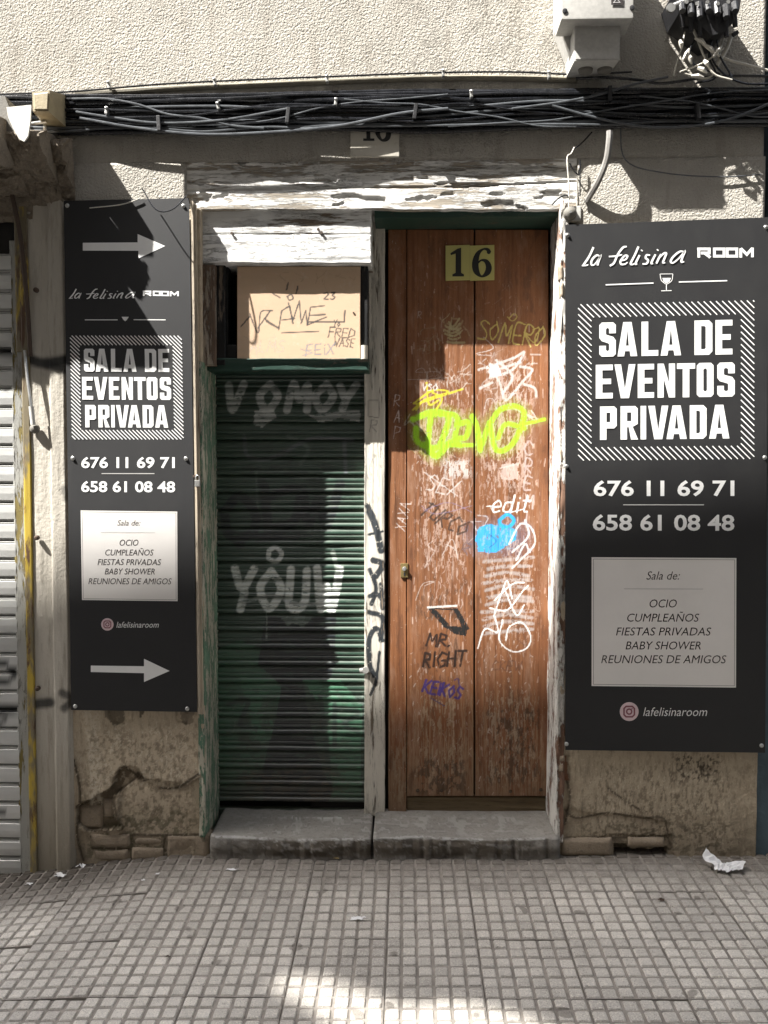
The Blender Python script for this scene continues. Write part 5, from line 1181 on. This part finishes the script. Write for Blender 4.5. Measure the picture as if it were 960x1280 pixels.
# floodlight and beige box on top of the cornice
fl = thing('wall_lamp', 'white lamp with curved shell above the left shopfront', 'lamp', P(24, 178, -.2))
mb = MB(); q = [(8, 134), (39, 131), (38, 150), (35, 170), (30, 177), (24, 174), (16, 160), (10, 146)]
q = [(P(a, b, -.22)[0], P(a, b, -.22)[2]) for a, b in q][::-1]; mb.prism(q, -.22, -.212); mb.obj('shell', M['lampwhite'], fl)
mb = MB(); q = [(-30, 118), (6, 120), (12, 136), (12, 150), (18, 163), (24, 176), (2, 172), (-30, 170)]
q = [(P(a, b, -.2)[0], P(a, b, -.2)[2]) for a, b in q][::-1]; mb.prism(q, -.20, -.05); mb.obj('housing', M['boxdark'], fl)
mb = MB(); mb.tube([P(5, 150, -.1), P(5, 160, .0)], .012); mb.obj('arm', M['black'], fl, True)
bx = thing('junction_box', 'aged beige junction box above the narrow sign at the cable end', 'box', P(62, 158, -.1))
mb = MB(); fr = [P(a, b, -.20) for a, b in ((40, 115), (62, 113), (60.5, 139), (41, 139))]; bk = [P(a, b, -.02) for a, b in ((62, 121), (83, 119), (84, 160), (56, 158))]
V = [tuple(v) for v in fr + bk]; mb.add(V, [(0, 1, 2, 3), (4, 7, 6, 5), (0, 4, 5, 1), (1, 5, 6, 2), (2, 6, 7, 3), (3, 7, 4, 0)]); mb.obj('case', M['boxbeige'], bx)
mb = MB()
a = P(63, 125, -.235); mb.add([P(a_, b_, -.202) for a_, b_ in ((41.5, 117), (60.5, 115), (59.5, 137.5), (42.5, 137.5))] + [P(a_, b_, -.204) for a_, b_ in ((43, 118.5), (59.5, 116.5), (58.5, 136), (43.5, 136))], [(0, 1, 5, 4), (1, 2, 6, 5), (2, 3, 7, 6), (3, 0, 4, 7), (4, 5, 6, 7)]); mb.obj('cover', M['boxbeige'], bx)
mb = MB(); mb.tube([P(56, 158, -.1), P(56, 172, -.06)], .007); mb.tube([P(38, 155, -.1), P(58, 152, -.1)], .006); mb.obj('bracket', M['steel'], bx, True)

# ================================================================== RIGHT NEIGHBOUR
nr = MB()
z_ = 4.6
nr.box(XR + .004, 3.6, .012, .4, -.15, P(950, 760, .012)[2]); nr.box(P(955.5, 760, .012)[0] + .004, 3.6, .012, .4, P(950, 760, .012)[2], z_)
tag(nr.obj('neighbour_wall', M['blue']), 'blue grey rendered wall at the right edge beyond the large sign', 'wall')

# ================================================================== CABLES
def lane(y, x0=-60, x1=1020, n=12, amp=4.0, d=-.03, dj=.015, tilt=-.012, seed=0):
    d = d * .52 - .006; dj *= .5
    r = random.Random(seed); pts = []
    for i in range(n + 1):
        x = x0 + (x1 - x0) * i / n
        pts.append(P(x + r.uniform(-9, 9), y + tilt * (x - 480) + r.gauss(0, amp), d + r.uniform(-dj, dj)))
    return sm(pts, 7)
GRP = 'black cables strung along the facade'
def cable(pts, r, mat, label='black cable in the thick bundle strung across the facade', grp=GRP, name='cable'):
    mb = MB(); mb.tube(pts, r, 8); return tag(mb.obj(name, mat, None, True), label, 'cable', grp)
k = 0
for y, r, amp, d, mt in [(117, .0085, 1.0, -.035, 'cable'), (121, .007, 1.6, -.025, 'cable'), (124, .009, 2.0, -.045, 'cable'), (127, .006, 2.6, -.030, 'cable'), (130, .008, 2.6, -.020, 'cable'), (133, .006, 3.0, -.050, 'cable_grey'), (136, .009, 2.6, -.030, 'cable'),
                      (139, .006, 3.2, -.045, 'cable'), (141, .0075, 3.0, -.022, 'cable'), (144, .006, 3.4, -.055, 'cable_grey'), (147, .009, 3.0, -.035, 'cable'), (150, .007, 3.4, -.048, 'cable'), (153, .0065, 3.2, -.025, 'cable'), (156, .008, 2.4, -.045, 'cable_grey'), (159, .0065, 2.6, -.030, 'cable'), (162, .008, 1.8, -.040, 'cable'),
                      (119, .006, 2.0, -.055, 'cable'), (135, .005, 3.8, -.062, 'cable'), (149, .005, 4.0, -.064, 'cable'), (158, .005, 3.0, -.062, 'cable_grey'), (129, .011, 2.0, -.012, 'cable'), (143, .011, 2.0, -.012, 'cable'), (154, .011, 2.0, -.012, 'cable'), (123, .010, 1.2, -.012, 'cable'), (136, .011, 1.5, -.012, 'cable'), (148, .010, 1.5, -.014, 'cable'), (116.5, .009, 1.0, -.014, 'cable'), (160, .008, 1.5, -.016, 'cable')]:
    k += 1; cable(lane(y, n=[13, 9, 17][k % 3], amp=amp * [.8, 1.25, .6][k % 3], d=d, seed=k, dj=.008), r * .92, M[mt])
# crossing and sagging ones that can be told apart
def pc(pts, d=-.047): return sm([P(a, b, d if len(c_) == 0 else c_[0]) for a, b, *c_ in pts], 8)
cable(pc([(640, 136), (700, 128), (750, 118), (790, 106), (835, 96)]), .0045, M['cable_grey'], 'thin grey cable rising to the right under the grey box', None)
cable(pc([(690, 132), (740, 146), (800, 158), (860, 158), (915, 148), (980, 122)]), .005, M['cable_grey'], 'grey cable sagging low below the bundle at the right', None)
cable(pc([(100, 148), (170, 160), (250, 168), (330, 166), (420, 158), (500, 142), (560, 136)]), .006, M['cable_grey'], 'grey cable hanging lowest along the bundle at left and centre', None)
cable(pc([(95, 140), (140, 147), (200, 154), (280, 150), (360, 136)], -.044), .005, M['cable_grey'], 'grey cable slanting down from the beige box into the bundle', None)
cable(pc([(720, 98), (760, 97), (800, 100), (830, 104), (900, 95), (980, 96)], -.04), .005, M['cable'], 'black cable running level just under the grey box', None)
cable(pc([(-40, 119), (60, 116), (110, 113), (205, 105), (330, 99), (420, 95.5), (540, 91), (640, 90), (720, 93), (790, 90)], -.022), .0035, M['cable'], 'thin dark cable running above the bundle at the foot of the render', None)
cable(pc([(95, 118), (210, 111), (330, 106), (420, 102), (540, 98), (640, 98), (720, 100)], -.004), .011, M['conduit'], 'olive brown conduit just above the black cable bundle', None, 'conduit')
rr = random.Random(77)
for i, (x0_, x1_, y0_, y1_, lb) in enumerate(((90, 330, 122, 160, 'thin grey cable wandering loosely over the bundle left of the number tile'), (240, 560, 158, 118, 'thin grey cable climbing across the bundle over the shutter'), (430, 720, 124, 158, 'thin grey cable dropping across the bundle over the brown door'), (560, 960, 160, 112, 'thin grey cable climbing across the bundle over the large sign'), (800, 1010, 118, 152, 'thin grey cable dropping across the bundle at the far right'), (110, 500, 146, 128, 'black cable snaking loosely in front of the bundle on the left'), (520, 900, 131, 149, 'black cable snaking loosely in front of the bundle on the right'))):
    m_ = 6; cable(pc([(x0_ + (x1_ - x0_) * j / m_, y0_ + (y1_ - y0_) * float(ss(j / m_)) + rr.uniform(-3.2, 3.2)) for j in range(m_ + 1)], -.042), rr.choice((.0032, .004, .0048)), M['cable_grey' if i < 5 else 'cable'], lb, None)  # the grey ones put highlights on the bundle by their colour
# clips
cl = MB(); cl.box(-.007, .007, -.012, .012, -.025, .025, .002); cm = cl.me('strap')
cl2 = MB(); cl2.lathe([(.008, 0), (.008, -.004), (.004, -.007)], (0, -.012, .012), n=10); cm2 = cl2.me('nail_head', True)
cm.materials.append(M['steel']); cm2.materials.append(M['steel'])
cm3 = cm.copy(); cm3.materials[0] = M['black']
CLL = ['zinc clip on the olive conduit, leftmost of five', 'zinc clip on the olive conduit, second from the left', 'zinc clip on the olive conduit, the middle one of five', 'zinc clip on the olive conduit, fourth from the left', 'zinc clip on the olive conduit, nearest the grey box',
       'zinc clip on the black bundle nearest the beige box', 'zinc clip on the black bundle above the white lintel boards', 'zinc clip on the black bundle just left of the number tile', 'zinc clip on the black bundle above the brown door',
       'black strap round the bundle above the narrow sign', 'black strap round the bundle above the shutter', 'black strap round the bundle beside the number tile', 'black strap round the bundle above the large sign', 'black strap round the bundle just below the grey box']
for i, (a, b, d, kind) in enumerate(((137, 107, -.03, 0), (269, 103, -.03, 0), (409, 99, -.03, 0), (554, 92, -.03, 0), (686, 94, -.03, 0), (134, 139, -.048, 0), (273, 133, -.048, 0), (420, 128, -.048, 0), (589, 118, -.048, 0), (199, 155, -.05, 1), (360, 145, -.05, 1), (519, 140, -.05, 1), (872, 140, -.05, 1), (762, 118, -.048, 1))):
    e = thing('cable_clip', CLL[i], 'clip', P(a, b, d), 'clips holding the cables' if not kind else 'straps round the cable bundle')
    o1 = bpy.data.objects.new('strap', cm3 if kind else cm); C.objects.link(o1); o1.parent = e
    if not kind: o2 = bpy.data.objects.new('nail_head', cm2); C.objects.link(o2); o2.parent = e
    e.rotation_euler = (0, random.uniform(-.15, .15), 0)
    if kind: e.scale = (1.0, 1, 1.15)
    else: e.scale = (.75, 1, .55)

# grey box top right
gb = thing('meter_box', 'grey two part electrical box over the cables at the top right', 'box', P(745, 84, -.1))
a, b = P(701.5, 24, -.22), P(793, -90, -.22); mb = MB(); mb.box(a[0], b[0], -.22, -.10, a[2], b[2], .006); mb.obj('cover', M['boxgrey'], gb, True)
mb = MB(); c0, c1 = P(697, 44, -.10), P(786, -90, -.10); mb.prism([(c0[0], c0[2] + .05), (c0[0] + .05, c0[2] - .07), (c1[0] - .05, c0[2] - .07), (c1[0], c0[2] + .05), (c1[0], c1[2]), (c0[0], c1[2])], -.098, -.003); mb.obj('case', M['boxgrey'], gb)
mb = MB(); a, b = P(718, 76, -.17), P(775, 24.5, -.17)
V = [(a[0], -.17, b[2]), (b[0], -.17, b[2]), (b[0], -.17, a[2]), (a[0], -.17, a[2]), (a[0] - .004, -.004, b[2]), (b[0] + .004, -.004, b[2]), (b[0] - .01, -.01, a[2] + .015), (a[0] - .0, -.01, a[2] + .015)]
mb.add(V, [(3, 2, 1, 0), (4, 5, 6, 7), (0, 1, 5, 4), (1, 2, 6, 5), (2, 3, 7, 6), (3, 0, 4, 7)]); mb.obj('lower_case', M['boxgrey'], gb)
mb = MB(); mb.box(a[0] + .004, b[0] - .004, -.172, -.1695, a[2] + .005, a[2] + .115, .001); mb.obj('lower_cover', M['boxgrey'], gb)
for q in ((732, 82), (756, 85)): MB().lathe([(.028, .0), (.026, -.012), (.012, -.018)], (P(q[0], q[1], -.09)[0], -.09, a[2] + .008), 'z', 16).obj('gland', M['boxdark'], gb, True)
for q in ((706, 14), (790, 10)): MB().lathe([(.009, 0), (.009, -.003), (.005, -.004)], P(q[0], q[1], -.22), n=12).obj('screw', M['black'], gb, True)
mb = MB(); flat(mb, [(764, 6), (779, 6), (779, -4), (764, -4)], -.2235); mb.obj('label', M['ink'], gb)
mb = MB(); ribbon(mb, [(767, 3), (771, -2), (775, 3)], -.2245, .8, True); mb.obj('warning_mark', M['printgrey'], gb)

# terminal block and its dangling wires
tbk = thing('terminal_block', 'black connector block bristling with wires at the top right corner', 'connector', P(880, 40, -.12))
mb = MB(); q = [(842, -10), (850, 14), (872, 30), (890, 44), (905, 40), (915, 30), (924, 14), (928, -10)]; mb.prism([(P(a, b, -.16)[0], P(a, b, -.16)[2]) for a, b in q][::-1], -.16, -.01); mb.obj('housing', M['black'], tbk)
for i in range(7):
    a = 852 + i * 11; mb = MB(); mb.tube([P(a, 4 + 3 * (i % 2), -.165), P(a + 1, 14 + 4 * (i % 3), -.18)], .012, 8); mb.tube([P(a, 18, -.16), P(a + 1, 34 + (i % 3) * 6, -.15)], .009, 8); mb.obj('plug', M['black'], tbk, True)
for i in range(5): MB().lathe([(.007, 0), (.007, -.004)], P(858 + i * 13, 3 + (i % 2) * 2, -.183), n=8).obj('screw', M['steel'], tbk)
mb = MB(); mb.tube([P(838, 10, -.16), P(866, -2, -.17)], .012, 10); mb.lathe([(.016, 0), (.016, -.01)], P(838, 11, -.165), n=12); mb.obj('clamp', M['steel'], tbk, True)
r = random.Random(5)
for i, (pts, w, mt) in enumerate((([(866, 24), (868, 40), (876, 52), (890, 64), (900, 70)], .0055, 'wirewhite'), ([(900, 70), (914, 76), (930, 80), (975, 92)], .0045, 'wirewhite'), ([(906, 40), (900, 66), (894, 90), (880, 98), (855, 92)], .0035, 'wirewhite'), ([(870, 45), (880, 70), (892, 92), (915, 100)], .004, 'wirewhite'), ([(915, 42), (908, 62), (896, 82)], .007, 'wirewhite'),
     ([(856, 40), (852, 60), (846, 78), (842, 94)], .003, 'wirewhite'), ([(905, 60), (880, 78), (850, 90)], .003, 'wirewhite'), ([(880, 40), (884, 60), (900, 88), (930, 104), (975, 104)], .0035, 'cable'), ([(870, 46), (862, 66), (872, 84), (900, 92)], .003, 'cable'), ([(896, 50), (900, 70), (915, 96)], .0035, 'cable'), ([(892, 44), (886, 70), (895, 96), (870, 104)], .0035, 'cable'), ([(916, 44), (922, 40)], .008, 'black'), ([(853, 36), (866, 34)], .006, 'black'))):
    mb = MB(); mb.tube(pc(pts, -.12 + .012 * (i % 3)) if len(pts) > 2 else [P(a, b, -.13) for a, b in pts], w, 7); mb.obj('wire', M[mt], tbk, True)
for (a, b, ang, L) in ((876, 52, .6, .05), (888, 62, .7, .045), (858, 68, -1.1, .045), (862, 74, 1.2, .04), (878, 88, .5, .04), (897, 64, -.9, .05), (872, 96, .1, .045), (851, 56, 1.4, .03), (883, 80, .9, .03)):
    p = P(a, b, -.135); dx, dz = math.cos(ang) * L / 2, -math.sin(ang) * L / 2
    mb = MB(); mb.tube([(p[0] - dx, p[1], p[2] - dz), (p[0], p[1] - .006, p[2]), (p[0] + dx, p[1], p[2] + dz)], [.006, .009, .003], 6); mb.obj('tape_wrap', M['wirewhite'], tbk, True)

# bent grey pipe by the right end of the beam
cable(sm([P(762, 164, -.085), P(761.5, 176, -.085), P(758, 200, -.075), P(748, 226, -.05), (P(733, 252, -.005))], 8), .0125, M['pipe'], 'short bent grey plastic pipe hanging from the cables above the large sign', None, 'pipe').__setitem__('category', 'pipe')
cable(sm([P(775, 150, -.03), P(782, 200, -.02), P(830, 216, -.012), P(900, 221, -.012), P(952, 218, -.012)], 6), .0025, M['cable_grey'], 'thin wire hung loosely across the pale render above the large sign', None, 'wire')
# bell and thin wires at the door corner
bl = thing('door_bell', 'small round grey bell at the top right corner of the door opening', 'bell', P(712, 268, -.02))
mb = MB(); mb.lathe([(.026, .014), (.026, -.004), (.022, -.018), (.010, -.026), (.004, -.027)], P(712.5, 267, -.012), n=20); mb.obj('dome', M['boxdark'], bl, True)
mb = MB(); mb.box(P(706, 262)[0], P(726, 262)[0], -.006, .02, P(700, 277)[2], P(700, 258)[2], .004); mb.obj('back_plate', M['boxgrey'], bl)
MB().lathe([(.005, 0), (.005, -.003)], P(713, 265, -.039), n=8).obj('screw', M['steel'], bl)
for pts, mt in (([(711, 260), (711, 230), (709, 198), (714, 192), (718, 184)], 'pale wire rising straight up from the door bell'), ([(712, 204), (718, 214), (724, 218), (726, 205)], 'short dark wire hooked between the two upright wires over the bell'), ([(725, 200), (725, 245)], 'dark upright wire just right of the door bell'), ([(690, 256), (698, 248), (708, 244), (712, 250)], 'dark wire arching from the door head to the bell'), ([(718, 186), (728, 178), (740, 165)], 'dark wire end slanting up into the cable bundle above the bell')):
    cable(pc([(a, b) for a, b in pts], -.02), .0028, M['wirewhite' if mt[0] == 'p' else 'cable'], mt, 'loose wires by the door bell', 'wire')
cable(pc([(112, 260), (150, 256), (170, 250), (176, 247)], -.034), .002, M['wirewhite'], 'thin pale wire lying over the top edge of the narrow sign', None, 'wire')
cable(sm([P(178, 236, -.06), P(195, 262, -.09), P(215, 262, -.075), P(234, 244, -.03)], 6), .0025, M['cable'], 'thin dark wire looping at the top of the narrow sign', None, 'wire')

# ================================================================== LITTER
def crumple(px, py, w, d, h, seed, mat, name='paper_scrap', label=None, cat='litter', group=None, outline=None):
    x, y, z = G(px, py); r = random.Random(seed); n = 7; V = []; Fc = []
    for j in range(n + 1):
        for i in range(n + 1):
            u, v = i / n - .5, j / n - .5
            rr = 1 - .25 * r.random() * (abs(u) > .35 or abs(v) > .35)
            V.append((x + u * w * rr + .1 * w * v, y + v * d * rr + r.uniform(-.04, .04) * d, z + .002 + h * max(0, (float(fb(u * 3.2 + seed * 3, v * 3.2, 3)) - .25)) * 1.6 * (1 - abs(u)) + r.uniform(0, .08) * h))
    for j in range(n):
        for i in range(n):
            if (i in (0, n - 1) or j in (0, n - 1)) and r.random() < .45: continue
            a = j * (n + 1) + i; Fc += [(a, a + 1, a + n + 2), (a, a + n + 2, a + n + 1)] if r.random() < .5 else [(a, a + 1, a + n + 1), (a + 1, a + n + 2, a + n + 1)]
    o = link(name, mesh(name, V, Fc), None, mat); tag(o, label, cat, group); return o
# big tissue: a creased sheet gathered in the middle with one wing up
x, y, z = G(905, 1087); n = 26; V = []; rr = random.Random(4)
cre = [(rr.uniform(0, 6.3), rr.uniform(2.5, 7), rr.uniform(0, 6)) for _ in range(7)]
for j in range(n + 1):
    for i in range(n + 1):
        u, v = i / n * 2 - 1, j / n * 2 - 1; a = math.atan2(v, u); q = max(abs(u), abs(v))
        rad = q * (1 + .35 * math.cos(a * 2 + .6) + .22 * math.sin(a * 3 + 1) + .12 * math.sin(a * 7))
        hx, hy = math.cos(a) * rad * .056, math.sin(a) * rad * .045
        hz = sum(abs(((u * math.cos(t0) + v * math.sin(t0)) * f0 + p0) % 2 - 1) for t0, f0, p0 in cre) / 7
        up = .040 * max(0, -u - .05) * max(0, v + .5) + .02 * max(0, u) * (1 - abs(v))
        V.append((x + hx + .01 * (hz - .5), y + hy, z + .003 + (.034 * hz * (1 - .45 * q) + up)))
Fc = [(j * (n + 1) + i, j * (n + 1) + i + 1, (j + 1) * (n + 1) + i + 1, (j + 1) * (n + 1) + i) for j in range(n) for i in range(n)]
tag(link('tissue', mesh('tissue', V, Fc), None, M['paper']), 'large crumpled white tissue on the pavement below the large sign', 'litter')
LIT = [(75, 1096, .05, .03, .02, 'white paper scrap with two peaks by the foot of the left pilaster'), (101, 1085, .035, .02, .02, 'small white scrap nearest the broken plaster corner'), (88, 1070, .03, .02, .03, 'white scrap leaning against the foot of the left wall'), (36, 1106, .03, .02, .008, 'tiny white scrap furthest left on the pavement'), (290, 1088, .05, .02, .006, 'flat white sliver on the tiles in front of the left step'), (197, 1093, .018, .012, .006, 'tiny white crumb left of centre on the tiles, the nearer of two'), (179, 1101, .018, .012, .006, 'tiny white crumb left of centre on the tiles, the left one of two'), (448, 1149, .055, .03, .006, 'pale flat scrap stuck to the tiles in the middle of the pavement')]
for i, (a, b, w, d, h, lb) in enumerate(LIT): crumple(a, b, w, d, h, i + 2, M['paper'], label=lb)
crumple(421, 1073, .028, .018, .006, 33, M['leaf'], 'dry_leaf', 'small dry yellow leaf against the foot of the step', 'leaf')
crumple(826, 1126, .03, .014, .008, 35, M['rust'], 'dry_leaf', 'dark curled dead leaf on the tiles right of the door', 'leaf')
crumple(210, 1197, .022, .014, .008, 36, M['rust'], 'dry_leaf', 'dark curled dead leaf on the tiles at lower left', 'leaf')

# ================================================================== ACROSS THE STREET
YO = -4.2
def back(p, Y=YO):
    t = (p[1] - Y) / SUN.y; return (p[0] - SUN.x * t, Y, p[2] - SUN.z * t)
eR = back(P(830, 610, PY)); eL = back(P(160, 690, PY)); sl = (eR[2] - eL[2]) / (eR[0] - eL[0])
top = lambda x: eL[2] + sl * (x - eL[0])
opp = thing('opposite_building', 'unseen house across the street topped by an added shadow screen', 'building', (-8, YO - 2, 0))
hole = [back(G(a, b)) for a, b in ((330, 1196), (395, 1192), (455, 1212), (500, 1228), (560, 1222), (640, 1238), (700, 1262), (760, 1290), (700, 1330), (560, 1320), (450, 1318), (400, 1262), (352, 1236))]  # opening added to throw the sun patch onto the pavement
xw0, xw1 = -16.0, -4.2
zlow = min(p[2] for p in hole) - .5
mb = MB(); mb.box(xw0, xw1, YO - 5, YO - .02, -.3, zlow); mb.obj('lower_storeys', M['pale'], opp)
outl = [(xw0, zlow), (xw1, zlow), (xw1, top(xw1)), (xw0, top(xw0))]; hl = [(p[0], p[2]) for p in hole]
tri = tessellate_polygon([[Vector((a, b, 0)) for a, b in outl], [Vector((a, b, 0)) for a, b in hl]])
pts = outl + hl; n = len(pts); mb = MB()
Fc = [tuple(t_) for t_ in tri] + [tuple(i + n for i in t_) for t_ in tri]
for ring in (range(4), range(4, n)):
    ring = list(ring); Fc += [(a, b, b + n, a + n) for a, b in zip(ring, ring[1:] + ring[:1])]
mb.add([(a, YO, b) for a, b in pts] + [(a, YO - .12, b) for a, b in pts], Fc); mb.obj('shadow_screen', M['pale'], opp)  # unseen screen added to shape the sunlight; its edge casts the lower shadow
hx = [p[0] for p in hole]; hz = [p[2] for p in hole]; k = 0
while min(hz) + k * .06 < max(hz):
    MB().box(min(hx) - .02, max(hx) + .02, YO - .064, YO - .060, min(hz) + k * .06, min(hz) + k * .06 + .010).obj('dimming_slat', M['pale'], opp); k += 1  # thin slats added to dim the sun patch
op2 = thing('sky_blocking_house', 'unseen house farther along the street, added to block sky light', 'building', (3, YO - 2, 0))  # unseen block added to cut sky light and reflections on the signs
mb = MB(); mb.box(xw1 + .01, 14, YO - 5, YO - .5, -.3, 11.0); mb.obj('wall', M['pale'], op2)
mb = MB(); mb.box(xw1 - .0, 14.3, YO - 5.3, YO - .2, 11.003, 11.2); mb.obj('roof', M['rubble'], op2)
